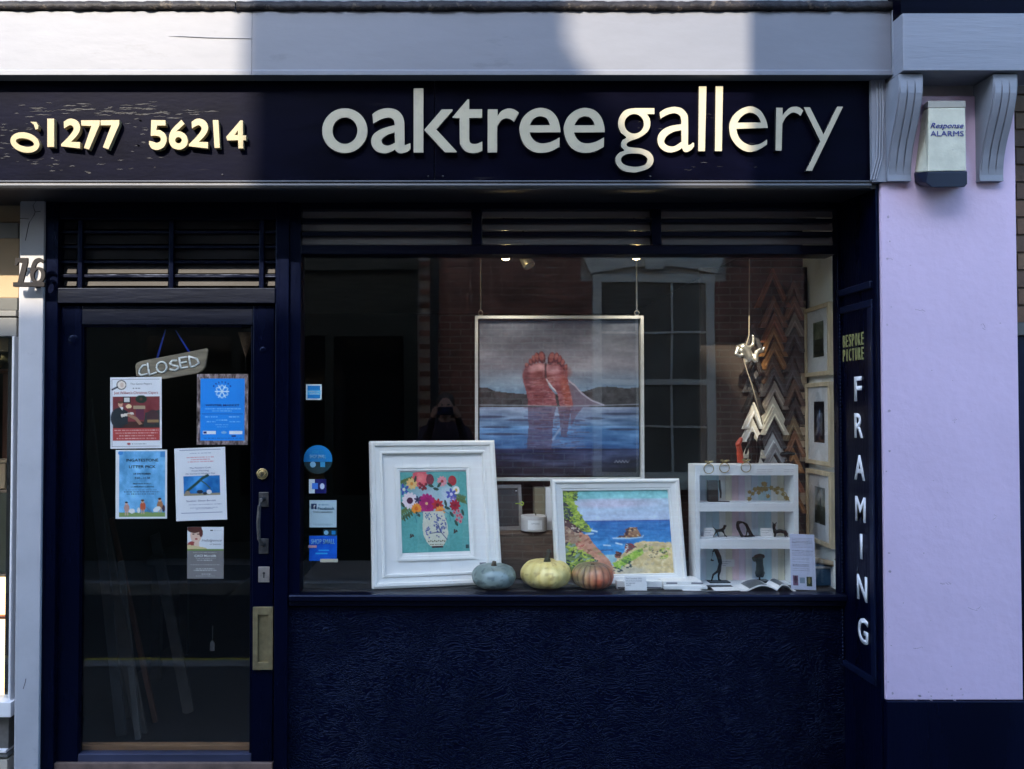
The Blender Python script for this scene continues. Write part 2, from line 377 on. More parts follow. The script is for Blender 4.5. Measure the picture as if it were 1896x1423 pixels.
# ================================================================== THE SETTING
ASPH = mat('asphalt', (.028, .028, .030), .85, var=.3, vscale=40, bump=.4, bscale=200)
PAVE = mat('paving_concrete', (.075, .075, .075), .8, var=.2, vscale=9, bump=.2, bscale=90)
KERB = mat('granite_kerb', (.30, .29, .28), .7, var=.2, vscale=30)
YELL = mat('yellow_line_paint', (.62, .47, .06), .7, var=.2, vscale=30)
structure(build(MB().box(-60, 60, -60, 60, -.5, -.12), 'ground', ASPH))
structure(build(MB().box(-40, 40, -.35, 1.95, -.11, -.10), 'road', ASPH))
pv = structure(build(MB().box(-40, 40, 2.08, 8.5, -.115, .0), 'pavement', PAVE))
structure(build(MB().box(-40, 40, -12, -.48, -.115, .0), 'pavement', PAVE))
for y0 in (1.95, -.48):
    kb = MB()
    for i in range(24): kb.box(-11 + i * .92, -11 + i * .92 + .912, y0, y0 + .13, -.12, .004)
    build(kb, 'kerb', KERB)['kind'] = 'structure'
structure(build(MB().box(-40, 40, 1.72, 1.77, -.1, -.096), 'yellow_line', YELL))
structure(build(MB().box(-40, 40, 1.58, 1.63, -.1, -.096), 'yellow_line', YELL))

# ================================================================== THE GALLERY BUILDING
YF, YP, YD, YW = 3.25, 3.52, 3.535, 3.55
G = thing('gallery_building', 'black shopfront with cream lettered fascia, glazed door and wide display window', 'building', (0, YF, 0))
XE_ = X(1887, YF); XR = X(1635, YF)                                                    # right reveal
ZS0, ZS1 = Z(348, YF), 2.522                                        # soffit front and back
build(MB().box(-2.35, XE_ + .01, 3.32, 8.0, 2.60, 7.5), 'upper_wall', mat('upper_render', (.5, .5, .5), .8, var=.1), G)
build(MB().box(-2.35, XE_, 3.62, 3.70, ZS1 + .001, 2.60), 'bressummer', ROOM, G)
# fascia boards, soffit, mouldings
fa = build(MB().box(X(-420, YF, 240), X(804, YF, 240), YF, YF + .06, Z(334, YF), Z(139, YF) + .05), 'fascia_board', FASCIA, G, bevel=.002)
fb = build(MB().box(X(805.2, YF, 240), X(1619, YF, 240), YF, YF + .06, Z(334, YF), Z(139, YF) + .05), 'fascia_board', FASCIA, G, bevel=.002)
s = MB().sweep_x([(YF + .012, ZS0), (3.62, ZS1), (3.62, 2.60), (YF + .012, 2.60)], X(-420, YF), XR - .012); build(s, 'soffit', SOFFITM, G)
zt = Z(334.5, YF); zb = Z(350, YF)
prof = [(YF + .011, zt), (YF - .010, zt - .001), (YF - .013, zt - .006), (YF - .008, zt - .012), (YF - .012, (zt + zb) / 2 - .004), (YF - .006, zb + .004), (YF + .004, zb), (YF + .011, zb)]
build(MB().sweep_x(prof, X(-420, YF), X(1616, YF)), 'fascia_moulding', GREYMOULD, G)
for px in (793, 820, 1204, 412):
    p = V(px, 326 if px != 412 else 323, YF); build(MB().ball((p.x, YF - .001, p.z), (.0035, .003, .0035), 8, 5), 'screw', STEEL, fb if px > 805 else fa)
for px, py in ((260, 223), (256, 269)):
    p = V(px, py, YF); build(MB().lathe([(.004, 0), (.0055, .001), (.003, .0015)], (p.x, YF - .002, p.z), 8), 'screw_hole', BLACK, fa)
# cornice with a small bottom lip, built from two lengths, and the lead strip on top
YC = 3.195
for a, b in ((-420, 466.4), (466.8, 1650)):
    zt, zb = Z(21, YC), Z(139, YC)
    prof = [(YC, zt), (YC, zb + .022), (YC - .004, zb + .018), (YC - .004, zb), (YF + .02, zb), (YF + .02, zt + .05), (YC + .03, zt + .03)]
    build(MB().sweep_x(prof, X(a, YC, 80), X(b, YC, 80)), 'cornice_board', CORN, G, bevel=.001)
p0, p1 = V(312, 67, YC), V(466, 71, YC)
build(MB().tube([(p0.x, YC, p0.z), (p0.x + .05, YC - .001, p0.z), ((p0.x + p1.x) / 2, YC - .001, (p0.z + p1.z) / 2 - .001), (p1.x, YC, p1.z)], [.0006, .002, .0022, .0022], 8), 'paint_ridge', CORN, G)
rl = random.Random(3)
def flash(a, b, Y, y0, y1):
    m = MB(); n = int((b - a) / 9); vs = []; fs = []
    for i in range(n + 1):
        px = a + (b - a) * i / n; d = rl.uniform(-1.6, 1.6)
        t = V(px, y0 + rl.uniform(-.6, .6), Y); l = V(px, y1 + d, Y); k = rl.uniform(-.004, .003)
        vs += [(t.x, Y + .03, t.z + .004), (t.x, Y - .006 + k, t.z), (l.x, Y - .008 + k, l.z), (l.x, Y + .01, l.z - .001)]
    for i in range(n):
        for j in range(3): fs.append((i * 4 + j, i * 4 + j + 1, i * 4 + j + 5, i * 4 + j + 4))
    m.add(vs, fs); return m
build(flash(-420, 436, YC, 3, 19), 'lead_flashing', LEAD, G, smooth=True)
build(flash(438, 1668, YC, 3, 20), 'lead_flashing', LEAD, G, smooth=True)
build(MB().box(X(-420, YC), X(1668, YC), YC + .028, YC + .12, Z(3, YC) - .01, Z(3, YC) + .4), 'ledge', CORN, G)
# moulded end of the cornice
e = MB()
for a, b, d in ((1651, 1655, .006), (1655.5, 1659, .012), (1659.5, 1664, .004), (1664.5, 1671, .015)):
    e.box(X(a, YC, 80), X(b, YC, 80), YC - d, YC + .05, Z(138, YC), Z(18, YC))
build(e, 'cornice_end_moulding', BRKT, G, bevel=.0015)
# right hand band over the pillar
YB = 3.12
build(MB().box(X(1672, YB, 80), X(2050, YB, 80), YB, YF + .02, Z(130, YB), Z(24, YB)), 'pillar_cornice', CORN2, G, bevel=.002)
build(MB().box(X(1672, YB, 80), X(2050, YB, 80), YB + .012, YF + .05, Z(24, YB) + .001, Z(-60, YB)), 'upper_band', FASCIA, G)
# pillar
XE = X(1887, YF)
build(MB().box(XR, XE, YF, 3.60, Z(1296, YF), Z(336, YF) + .35), 'pillar', LILAC, G, bevel=.004)
build(MB().box(XR - .004, XE + .012, YF - .012, 3.60, -.02, Z(1296, YF) - .001), 'pillar_plinth', DARK, G, bevel=.003)
rp_ = random.Random(31); ck = MB(); cp_ = MB()
for k in range(9):
    x, y = rp_.uniform(1650, 1870), rp_.uniform(380, 1270); P_ = [(x, y)]
    for j in range(5): x += rp_.uniform(-6, 9); y += rp_.uniform(-5, 4); P_.append((x, y))
    ck.tube([(V(q[0], q[1], YF).x, YF + .0002, V(q[0], q[1], YF).z) for q in P_], .0007, 5)
for k in range(46):
    if k < 14: x, y = rp_.gauss(1646, 3), rp_.uniform(380, 1290)
    elif k < 28: x, y = rp_.uniform(1640, 1890), 1296 - abs(rp_.gauss(0, 9))
    else: x, y = rp_.uniform(1655, 1880), rp_.uniform(370, 1280)
    r0 = rp_.uniform(1, 3.2) if k < 28 else rp_.uniform(.6, 1.6)
    if x - r0 < 1637: x = 1642
    cp_.prism(to_xz([(x + r0 * rp_.uniform(.5, 1.2) * math.cos(t_), y + r0 * rp_.uniform(.4, 1.1) * math.sin(t_)) for t_ in [2 * math.pi * j / 8 for j in range(8)]], YF), (), YF - .0006, YF + .002)
build(ck, 'hairline_cracks', mat('crack_grey', (.22, .19, .24), .9), G, kind='stuff'); build(cp_, 'paint_chips', mat('grey_chip', (.36, .30, .38), .8, var=.4, vscale=80), G, kind='stuff')
# brackets
def bracket(xl, xr):
    z0, z1 = Z(334, 3.22), Z(137, 3.14)
    def prof(off):
        P = []
        for i in range(17):
            t = i / 16; z = z0 + (z1 - z0) * t
            y = 3.225 - .085 * (3 * t * t - 2 * t ** 3) + .006 * math.sin(t * math.pi * 2)
            P.append((y - off, z))
        return P
    m = MB(); b = prof(0); m.prism(b + [(YF + .01, z1), (YF + .01, z0)], (), xl, xr, axis='x')
    wd = xr - xl
    for k in range(3):
        a = xl + wd * (.06 + .31 * k); c = a + wd * .25
        q = prof(.0)[1:-1]
        front = [(y - .006 * min(1, min(i, len(q) - 1 - i) / 2), z) for i, (y, z) in enumerate(q)]
        m.prism(front + [(y + .004, z) for y, z in q[::-1]], (), a, c, axis='x')
    return m
xb = [(X(1650, 3.22), X(1694, 3.22)), (X(1822, 3.22), X(1866, 3.22))]
for a, b in xb: build(bracket(a, b), 'scroll_bracket', BRKT, G, bevel=.003)
m = MB().box(X(1619.5, 3.235), xb[0][0] - .001, 3.235, YF + .05, Z(336, 3.235), Z(140, 3.235))
for a in (1627, 1632, 1637):
    m.tube([(X(a + 4, 3.23), 3.234, Z(150, 3.23)), (X(a + 5, 3.23), 3.232, Z(200, 3.23)), (X(a + 2, 3.23), 3.232, Z(290, 3.23)), (X(a - 9, 3.23), 3.234, Z(332, 3.23))], .004, 6)
build(m, 'bracket_backing', BRKT, G, smooth=False)
build(MB().box(X(1696, 3.24), X(1822, 3.24), 3.244, YF + .0, Z(147, 3.24), Z(138, 3.24)), 'alcove_fillet', DARK, G)

# sign letters: outlines read from the photograph (zoomed pixels, origin, scale)
A, B, C_, D_, E_, F_ = (590, 150, 9.48), (760, 150, 9.48), (950, 180, 9.48), (1130, 180, 9.48), (1270, 150, 9.48), (1370, 180, 9.48)
eb = [(833, 612, 1), (820, 500), (770, 350), (660, 230), (490, 182), (320, 225), (185, 340), (120, 480), (115, 600), (150, 740), (230, 870), (350, 950), (490, 972), (650, 950), (815, 868, 1), (818, 700, 1), (700, 765), (600, 797), (490, 805), (390, 770), (320, 690), (293, 615, 1)]
ebh = [(293, 488, 1), (340, 400), (400, 350), (480, 330), (560, 350), (615, 405), (645, 488, 1)]
sh = lambda P, dx: [(p[0] + dx,) + tuple(p[1:]) for p in P]
rect = lambda x0, x1, y0, y1: [(x0, y0, 1), (x1, y0, 1), (x1, y1, 1), (x0, y1, 1)]
GL = [
 ('o', A, ellipse(459, 868, 399, 395), [ellipse(462, 868, 218, 230)]),
 ('a', A, [(942, 580, 1), (1000, 535), (1100, 490), (1230, 472), (1370, 505), (1460, 590), (1498, 690), (1505, 800), (1508, 1115, 1), (1530, 1117), (1610, 1085, 1), (1612, 1180, 1), (1560, 1235), (1450, 1265), (1380, 1245), (1335, 1200, 1), (1250, 1245), (1150, 1265), (1020, 1230), (940, 1140), (922, 1040), (965, 930), (1080, 850), (1200, 805), (1335, 770, 1), (1320, 690), (1270, 645), (1200, 640), (1100, 665), (960, 740, 1)],
  [[(1335, 895, 1), (1220, 935), (1125, 1000), (1105, 1050), (1130, 1105), (1200, 1130), (1270, 1115), (1340, 1080, 1)]]),
 ('k', B, rect(55, 227, 122, 1255), []),
 ('k', B, [(237, 855, 1), (550, 492, 1), (742, 492, 1), (742, 515, 1), (455, 845, 1), (815, 1235, 1), (810, 1250, 1), (603, 1250, 1)], []),
 ('t', B, [(738, 628, 1), (1000, 320, 1), (1032, 318, 1), (1032, 490, 1), (1258, 490, 1), (1258, 643, 1), (1032, 643, 1), (1032, 1010, 1), (1045, 1070), (1090, 1098), (1170, 1095), (1262, 1055, 1), (1262, 1220, 1), (1190, 1250), (1080, 1262), (960, 1225), (885, 1130), (865, 1040), (863, 645, 1), (740, 645, 1)], []),
 ('r', B, [(1357, 492, 1), (1530, 492, 1), (1530, 610, 1), (1590, 530), (1680, 485), (1750, 478), (1830, 500), (1906, 552, 1), (1815, 712, 1), (1760, 670), (1680, 650), (1600, 680), (1545, 755), (1522, 840), (1522, 1250, 1), (1355, 1250, 1)], []),
 ('e', C_, eb, [ebh]), ('e', C_, sh(eb, 779), [sh(ebh, 785)]),
 ('g', D_, [(775, 187, 1), (775, 292, 1), (645, 292, 1), (690, 370), (703, 460), (680, 560), (610, 640), (500, 710), (400, 745), (320, 780), (285, 820), (310, 862), (400, 880), (540, 895), (670, 945), (740, 1020), (760, 1100), (730, 1190), (640, 1260), (500, 1305), (400, 1315), (250, 1295), (140, 1220), (90, 1120), (100, 1040), (160, 970), (245, 930), (200, 880), (188, 820), (215, 750), (280, 700), (190, 620), (145, 520), (140, 430), (170, 330), (240, 240), (330, 200), (450, 187, 1)],
  [ellipse(420, 462, 170, 172), [(190, 1100), (210, 1040), (290, 995), (430, 983), (560, 1000), (635, 1050), (650, 1105), (620, 1170), (540, 1205), (420, 1218), (290, 1195), (215, 1155)]]),
 ('a', D_, [(865, 262, 1), (960, 200), (1060, 172), (1150, 165), (1260, 195), (1340, 280), (1365, 390), (1365, 838, 1), (1400, 830), (1450, 790, 1), (1470, 800, 1), (1470, 860, 1), (1420, 920), (1340, 958), (1290, 945), (1258, 888, 1), (1180, 935), (1060, 965), (950, 940), (860, 860), (828, 750), (850, 650), (930, 560), (1060, 500), (1245, 470, 1), (1245, 400), (1220, 320), (1150, 280), (1080, 280), (990, 310), (880, 370, 1)],
  [[(1248, 575, 1), (1120, 600), (1000, 670), (948, 760), (970, 820), (1050, 858), (1140, 850), (1250, 775, 1)]]),
 ('l', E_, [(228, 85, 1), (362, 85, 1), (335, 1230, 1), (217, 1230, 1)], []), ('l', E_, [(522, 80, 1), (652, 80, 1), (632, 1228, 1), (510, 1228, 1)], []),
 ('e', E_, [(1440, 820, 1), (1410, 690), (1330, 540), (1230, 465), (1120, 440), (980, 480), (850, 580), (780, 700), (760, 820), (790, 980), (880, 1120), (1000, 1210), (1120, 1240), (1270, 1205), (1425, 1110, 1), (1425, 1020, 1), (1320, 1090), (1220, 1117), (1120, 1118), (1000, 1060), (920, 960), (885, 835, 1)],
  [[(905, 727, 1), (960, 640), (1040, 575), (1130, 550), (1220, 580), (1280, 640), (1317, 722, 1)]]),
 ('r', F_, [(638, 180, 1), (750, 180, 1), (750, 315, 1), (800, 250), (880, 180), (970, 160), (1050, 178), (1113, 230, 1), (1065, 322, 1), (1000, 280), (940, 265), (870, 290), (800, 360), (745, 460, 1), (732, 932, 1), (625, 932, 1)], []),
 ('y', F_, [(1118, 170, 1), (1230, 170, 1), (1468, 645, 1), (1708, 160, 1), (1812, 160, 1), (1265, 1290, 1), (1155, 1290, 1), (1410, 770, 1)], []),
]
def glyph(contour, holes, org, Y, d0, d1):
    is_s = lambda P: len(P) >= 40
    loop = lambda P: to_xz(zpts(P if is_s(P) else smooth_loop(P), *org), Y)
    return MB().prism(loop(contour), [loop(h) for h in holes], d0, d1)
EDGE = mat('black_letter_edge', (.006, .006, .008), .5, var=.1)
YL = YF - .020                                                      # letter faces
for ch, org, con, holes in GL:
    build(glyph(con, holes, org, YL, YL, YF - .0005), 'letter', (CREAM, EDGE), fa if (ch == 'o' or ch == 'a' and org is A) or (ch == 'k' and con[0][0] == 55) else fb, bevel=.0012)
N1, N2 = (10, 190, 8.243), (240, 190, 8.243)
two = [(890, 290, 1), (950, 250), (1010, 240), (1090, 270), (1135, 340), (1135, 420), (1090, 500), (1000, 595, 1), (1140, 600, 1), (1138, 695, 1), (850, 662, 1), (850, 630, 1), (960, 520), (1030, 430), (1040, 380), (1010, 345), (970, 345), (895, 390, 1)]
sev = [(1150, 265, 1), (1443, 265, 1), (1440, 330, 1), (1275, 715, 1), (1195, 690, 1), (1310, 355, 1), (1160, 350, 1)]
NL = [(N1, ellipse(297, 605, 226, 152, R(14)), [ellipse(297, 605, 140, 60, R(12))]),
 (N1, [(375, 288, 1), (470, 290, 1), (505, 350, 1), (498, 402, 1), (458, 410, 1), (430, 330, 1)], []),
 (N1, rect(638, 744, 240, 675), []), (N1, two, []), (N1, sev, []), (N1, [(1450, 265, 1), (1740, 262, 1), (1738, 330, 1), (1570, 712, 1), (1485, 680, 1), (1612, 345, 1), (1452, 345, 1)], []),
 (N2, [(330, 262, 1), (545, 265, 1), (548, 345, 1), (420, 345, 1), (405, 415, 1), (470, 420), (545, 480), (565, 570), (530, 660), (470, 705), (400, 718), (330, 690), (295, 625, 1), (298, 580, 1), (350, 590), (420, 610), (470, 580), (470, 530), (430, 505), (370, 500), (322, 505, 1)], []),
 (N2, [(790, 258, 1), (838, 320, 1), (710, 438, 1), (770, 435), (850, 480), (885, 565), (870, 650), (800, 705), (730, 712), (650, 680), (605, 600), (605, 500), (650, 400)], [ellipse(745, 570, 50, 48)]),
 (N2, sh(two, 56), []), (N2, [(1268, 262, 1), (1355, 262, 1), (1378, 690, 1), (1295, 690, 1)], []),
 (N2, [(1690, 265, 1), (1730, 265, 1), (1730, 495, 1), (1780, 495, 1), (1778, 570, 1), (1733, 570, 1), (1735, 698, 1), (1658, 698, 1), (1655, 570, 1), (1490, 575, 1), (1470, 520, 1)], [[(1650, 425, 1), (1650, 490, 1), (1605, 490, 1)]])]
YN = YF - .024
for org, con, holes in NL:
    n = build(glyph(con, holes, org, YN, YN, YF - .0005), 'numeral', GILT, fa, bevel=.0012)
    if con[0][0] == 375: n['label'] = 'broken stub of a lost numeral'

rs = random.Random(21); sc = MB()
def scuff(px, py, L_, h_):
    n = 7; top = []; bot = []
    for i in range(n):
        x = px + L_ * (i / (n - 1) - .5); y = py + rs.uniform(-.8, .8); hh = h_ * math.sin(math.pi * (i + .3) / (n - .4)) * rs.uniform(.3, 1)
        top.append((x, y - hh / 2)); bot.append((x, y + hh / 2 + .05))
    sc.prism(to_xz(top + bot[::-1], YF), (), YF - .0006, YF + .001)
for k in range(60): scuff(rs.gauss(210, 110), rs.gauss(206, 7), rs.uniform(6, 34), rs.uniform(.5, 2.2))
for k in range(26): scuff(rs.uniform(0, 60), rs.uniform(225, 300), rs.uniform(4, 14), rs.uniform(.5, 1.6))
for k in range(26): scuff(rs.uniform(40, 300), rs.uniform(290, 326), rs.uniform(3, 14), rs.uniform(.5, 1.8))
for k in range(12): scuff(rs.uniform(230, 290), rs.uniform(215, 280), rs.uniform(4, 12), rs.uniform(.6, 2))
for k in range(20): scuff(rs.uniform(1180, 1400), rs.uniform(180, 320), rs.uniform(4, 16), rs.uniform(.4, 1.2))
build(sc, 'scuff_marks', mat('scuffed_grey_undercoat', (.020, .021, .025), .7, var=.6, vscale=60), fa, kind='stuff')
# left pilaster and its house number
pil = build(MB().box(X(34, YP), X(78, YP), YP, 3.68, -.02, ZS1 + .003).box(X(28, YP), X(34, YP), YP + .02, 3.68, -.02, ZS1 + .002), 'pilaster', GREYP, G, bevel=.003)
IRON = mat('dark_iron_numeral', (.014, .013, .015), .65, spec=.2, var=.4, vscale=60); Yn = YP - .05; H7 = (0, 360, 3.558)
n7 = [(96, 466, 1), (100, 416, 1), (183, 416, 1), (183, 445, 1), (150, 580, 1), (114, 580, 1), (146, 450, 1), (122, 446, 1), (108, 466, 1)]
n6 = [(288, 436), (262, 416), (226, 428), (203, 475), (197, 530), (212, 570), (245, 585), (280, 572), (296, 530), (284, 488), (250, 476), (232, 484), (240, 455), (262, 442), (282, 452)]
h6 = [(246, 492), (224, 520), (228, 556), (248, 566), (266, 550), (268, 512)]
build(glyph(n7, [], H7, Yn, Yn, Yn + .010), 'house_numeral', IRON, pil, bevel=.001)
build(glyph(n6, [h6], H7, Yn, Yn, Yn + .010), 'house_numeral', IRON, pil, bevel=.001)
m = MB().pbox(24, 82, 522, 530, Yn - .004, Yn + .016); q = V(60, 527, Yn); m.box(q.x - .012, q.x + .012, Yn + .016, YP + .002, q.z - .005, q.z + .004)
build(m, 'number_bracket', IRON, pil)

for pts in ([(50, 445), (54, 425), (57, 412), (66, 398), (68, 392), (78, 391)], [(68, 392), (64, 380), (70, 372)], [(40, 404), (56, 405)], [(46, 1275), (50, 1262), (51, 1256)]):
    build(MB().tube([(V(q[0] - 3, q[1], YP).x, YP, V(q[0] - 3, q[1], YP).z) for q in pts], .0014, 5), 'crack', mat('crack_dark', (.03, .03, .035), .9), pil)  # cracks drawn as thin dark tubes
# door frame, door, fanlight
fr = MB(); fr.box(X(78.5, YD), X(105, YD), YD, 3.66, -.02, ZS1 + .004); build(fr, 'door_jamb', DARK, G, bevel=.003)
build(MB().box(X(509, YD), X(534, YD), YD, 3.66, -.02, ZS1 + .004), 'door_jamb', DARK, G, bevel=.003)
jx0, jx1 = X(105, YD) + .0005, X(509, YD) - .0005
build(MB().box(jx0, jx1, YD - .004, 3.66, Z(561, YD), Z(533, YD)), 'transom_rail', RAILM, G, bevel=.003)
build(MB().box(jx0, jx1, YD + .004, 3.66, Z(405, YD), ZS1 + .004), 'door_head', DARKH, G, bevel=.003)
fan = build(MB().box(jx0, jx1, 3.600, 3.606, Z(532.5, YD), Z(404.5, YD)), 'fanlight', mat_glass('fanlight_glass', (.35, .36, .38), .06), G)
PANE = mat('grey_painted_louvre', (.022, .022, .026), .5, spec=.14, var=.5, vscale=8, stretch=(.3, 1, 1), wear=(.05, .049, .047), wscale=7, wamt=.62, wstretch=(.4, 1, 3), bump=.2, bscale=40)
rows = [405, 428.5, 456, 484, 510, 533]
for i in range(5):
    a, b = rows[i] + 2, rows[i + 1] - 3
    for c, d in ((116, 139), (151, 309), (320, 478), (487, 508)):
        z0, z1 = Z(b, 3.6), Z(a, 3.6)
        build(MB().sweep_x([(3.578, z0), (3.588, z1), (3.592, z1), (3.582, z0)], X(c, 3.58), X(d, 3.58)), 'louvre_slat', PANE, fan)
bz0, bz1 = Z(532.5, YD), Z(405.5, YD)
for px in (145, 314.5, 482.5): build(MB().box(X(px - 4, 3.55), X(px + 4.5, 3.55), 3.55, 3.598, bz0, bz1), 'glazing_bar', DARK, fan, bevel=.002)
for y in rows[1:-1]:
    for c, d in ((105, 140.6), (149.8, 310), (319.3, 478), (487.3, 509)): build(MB().box(X(c, 3.556) + .001, X(d, 3.556) - .001, 3.562, 3.598, Z(y + 3, 3.56), Z(y - 2.5, 3.56)), 'glazing_bar', DARKH, fan, bevel=.002)

door = build(MB().box(X(106.5, 3.56), X(150, 3.56), 3.56, 3.605, Z(1411, 3.56), Z(565, 3.56)), 'door', DARK, G, bevel=.003)
def dp(m, n, mt, bv=.003): return build(m, n, mt, door, bevel=bv)
dp(MB().box(X(468, 3.56), X(507.5, 3.56), 3.56, 3.605, Z(1411, 3.56), Z(565, 3.56)), 'stile', DARK)
dp(MB().box(X(150, 3.56) + .0005, X(468, 3.56) - .0005, 3.561, 3.605, Z(601, 3.56), Z(565, 3.56)), 'rail', RAILM)
dp(MB().box(X(150, 3.56) + .0005, X(468, 3.56) - .0005, 3.561, 3.605, Z(1411, 3.56), Z(1396, 3.56)), 'rail', mat('blue_black_bottom_rail', (.03, .035, .07), .4, var=.4, stretch=(.3, 1, 1)))
bead = MB(); za, zb = Z(1396, 3.56), Z(601, 3.56)
for a, b in ((150, 153.5), (464.5, 468)): bead.box(X(a, 3.57), X(b, 3.57), 3.570, 3.582, za, zb)
bead.box(X(153.5, 3.57), X(464.5, 3.57), 3.570, 3.582, Z(605, 3.57), zb); dp(bead, 'glazing_bead', DARK, .002)
dp(MB().box(X(153, 3.57), X(465, 3.57), 3.586, 3.590, za, zb - .003), 'pane', mat_glass('door_glass', f0=.036), 0)
dp(MB().box(X(151, 3.6), X(467, 3.6), 3.606, 3.64, Z(1396, 3.6), Z(1380, 3.6)), 'inner_sill', mat('varnished_wood', (.19, .10, .05), .45, var=.3, vscale=12, stretch=(.2, 1, 3)))
dp(MB().box(X(106, 3.55), X(508, 3.55), 3.545, 3.66, -.02, Z(1412, 3.55)), 'threshold', mat('brown_threshold', (.13, .085, .07), .7, var=.3, vscale=15, bump=.3))
p = V(486, 877, 3.555); dp(MB().tube([(p.x, 3.56, p.z), (p.x, 3.548, p.z)], [.026, .024], 20).tube([(p.x, 3.549, p.z), (p.x, 3.542, p.z)], [.017, .015], 16), 'cylinder_lock', BRASSB, .002)
dp(MB().box(p.x - .002, p.x + .002, 3.5405, 3.5425, p.z - .012, p.z + .004), 'keyhole', BLACK, 0)
h = MB()
for y0, y1 in ((911, 938), (997, 1025)): h.pbox(479, 497, y0, y1, 3.553, 3.56)
a, b = V(488, 922, 3.55), V(488, 1008, 3.55)
h.tube([(a.x, 3.556, a.z), (a.x - .004, 3.53, a.z - .004), (a.x - .010, 3.515, a.z - .03), (a.x - .014, 3.512, (a.z + b.z) / 2), (b.x - .012, 3.515, b.z + .03), (b.x - .004, 3.53, b.z + .004), (b.x, 3.556, b.z)], [.010, .009, .0075, .009, .0075, .009, .010], 10)
dp(h, 'pull_handle', STEEL, .0015)
k = dp(MB().pbox(478, 499, 1049, 1078, 3.555, 3.56), 'mortice_lock', mat('dull_nickel', (.33, .30, .28), .45, .6, var=.2, vscale=30), .0015)
m = MB(); q = V(488.5, 1061, 3.554); m.tube([(q.x, 3.5535, q.z), (q.x, 3.5556, q.z)], .0055, 10); m.box(q.x - .0025, q.x + .0025, 3.5533, 3.5556, q.z - .02, q.z - .003); dp(m, 'keyhole', BLACK, 0)
lp = MB(); Y = 3.546; x0, x1, z0, z1 = X(470, Y), X(507, Y), Z(1240, Y), Z(1124, Y); xi0, xi1, zi0, zi1 = X(479, Y), X(498.5, Y), Z(1226, Y), Z(1138, Y)
lp.box(x0, xi0, Y, 3.56, z0, z1).box(xi1, x1, Y, 3.56, z0, z1).box(xi0, xi1, Y, 3.56, z0, zi0).box(xi0, xi1, Y, 3.56, zi1, z1).box(xi0 + .001, xi1 - .001, Y + .0115, 3.56, zi0, zi1)
dp(lp, 'letter_plate', BRASS, .001)
ru = random.Random(5)
for px, py, r in ((487, 648, 6.5), (136, 630, 11)): p = V(px, py, 3.56); dp(MB().ball((p.x, 3.561, p.z), (r * PX(3.56), .004, r * PX(3.56)), 14, 8), 'dowel_cap', DARK, 0)

# display window
win = build(MB().box(X(534.5, YW), X(556, YW), YW, 3.66, Z(1122, YW), ZS1 + .002), 'shop_window', DARK, G, bevel=.003)
def wp(m, n, mt=DARK, bv=.002): return build(m, n, mt, win, bevel=bv)
wx0, wx1 = X(556, YW) + .0005, X(1553, YW) - .0005
wp(MB().box(X(1553, YW), XR - .016, YW, 3.597, Z(1122, YW), ZS1 + .002), 'post')
wp(MB().box(wx0, wx1, YW - .002, 3.66, Z(470, YW), Z(453.5, YW)), 'transom', DARKH)
wp(MB().box(wx0, wx1, YW - .002, 3.66, Z(387, YW), ZS1 + .002), 'head', DARKH)
gz0, gz1 = Z(453, YW), Z(387.5, YW)
for a, b in ((875, 892), (1209, 1226)): wp(MB().box(X(a, YW), X(b, YW), YW, 3.66, gz0, gz1), 'mullion')
WPANE = mat('grey_ventilator_glass', (.26, .26, .28), .3, var=.22, vscale=6, stretch=(.25, 1, 1.5), wear=(.36, .36, .37), wscale=5, wamt=.62, wstretch=(.3, 1, 3), bump=.12, bscale=30)
for a, b in ((557, 874), (893, 1208), (1227, 1547.5)):
    for y in (407, 431.5): wp(MB().box(X(a, YW) + .001, X(b, YW) - .001, YW + .008, 3.60, Z(y + 4, YW), Z(y - 4, YW)), 'glazing_bar', DARKH)
    for y0, y1 in ((388, 403), (411, 427), (436, 453)):
        z0, z1 = Z(y1, 3.59), Z(y0, 3.59)
        wp(MB().sweep_x([(3.585, z0), (3.594, z1), (3.598, z1), (3.589, z0)], X(a, 3.58) + .002, X(b, 3.58) - .002), 'ventilator_slat', WPANE, 0)
wp(MB().box(wx0 - .002, wx1 + .006, 3.590, 3.594, Z(1100, 3.59), Z(468, 3.59)), 'pane', GLASS, 0)
wp(MB().sweep_x([(3.60, Z(1099.5, YW)), (3.525, Z(1101, 3.525)), (3.52, Z(1104, 3.52)), (3.52, Z(1112, 3.52)), (3.535, Z(1114, 3.53)), (3.535, Z(1122, 3.53)), (3.60, Z(1122, 3.53))], X(536, 3.52), XR - .017), 'sill', DARKH)
STUCCO = bpy.data.materials.new('dark_blue_textured_render'); STUCCO.use_nodes = True
N = STUCCO.node_tree.nodes; L = STUCCO.node_tree.links; b = N['Principled BSDF']; b.inputs['Base Color'].default_value = (.0008, .0015, .0100, 1); b.inputs['Roughness'].default_value = .34; b.inputs['Specular IOR Level'].default_value = .2; b.inputs['Specular Tint'].default_value = (.4, .55, 1, 1)
tc = N.new('ShaderNodeTexCoord'); mp = N.new('ShaderNodeMapping'); mp.inputs['Rotation'].default_value = (0, R(28), 0); mp.inputs['Scale'].default_value = (1, 1, 2.6); L.new(tc.outputs['Object'], mp.inputs[0])
n0 = N.new('ShaderNodeTexNoise'); n0.inputs['Scale'].default_value = 5; L.new(tc.outputs['Object'], n0.inputs['Vector'])
va = N.new('ShaderNodeVectorMath'); va.operation = 'MULTIPLY_ADD'; L.new(n0.outputs['Color'], va.inputs[0]); va.inputs[1].default_value = (.35, .35, .35); L.new(mp.outputs[0], va.inputs[2])
n1 = N.new('ShaderNodeTexNoise'); n1.inputs['Scale'].default_value = 60; n1.inputs['Detail'].default_value = 3; L.new(va.outputs[0], n1.inputs['Vector'])
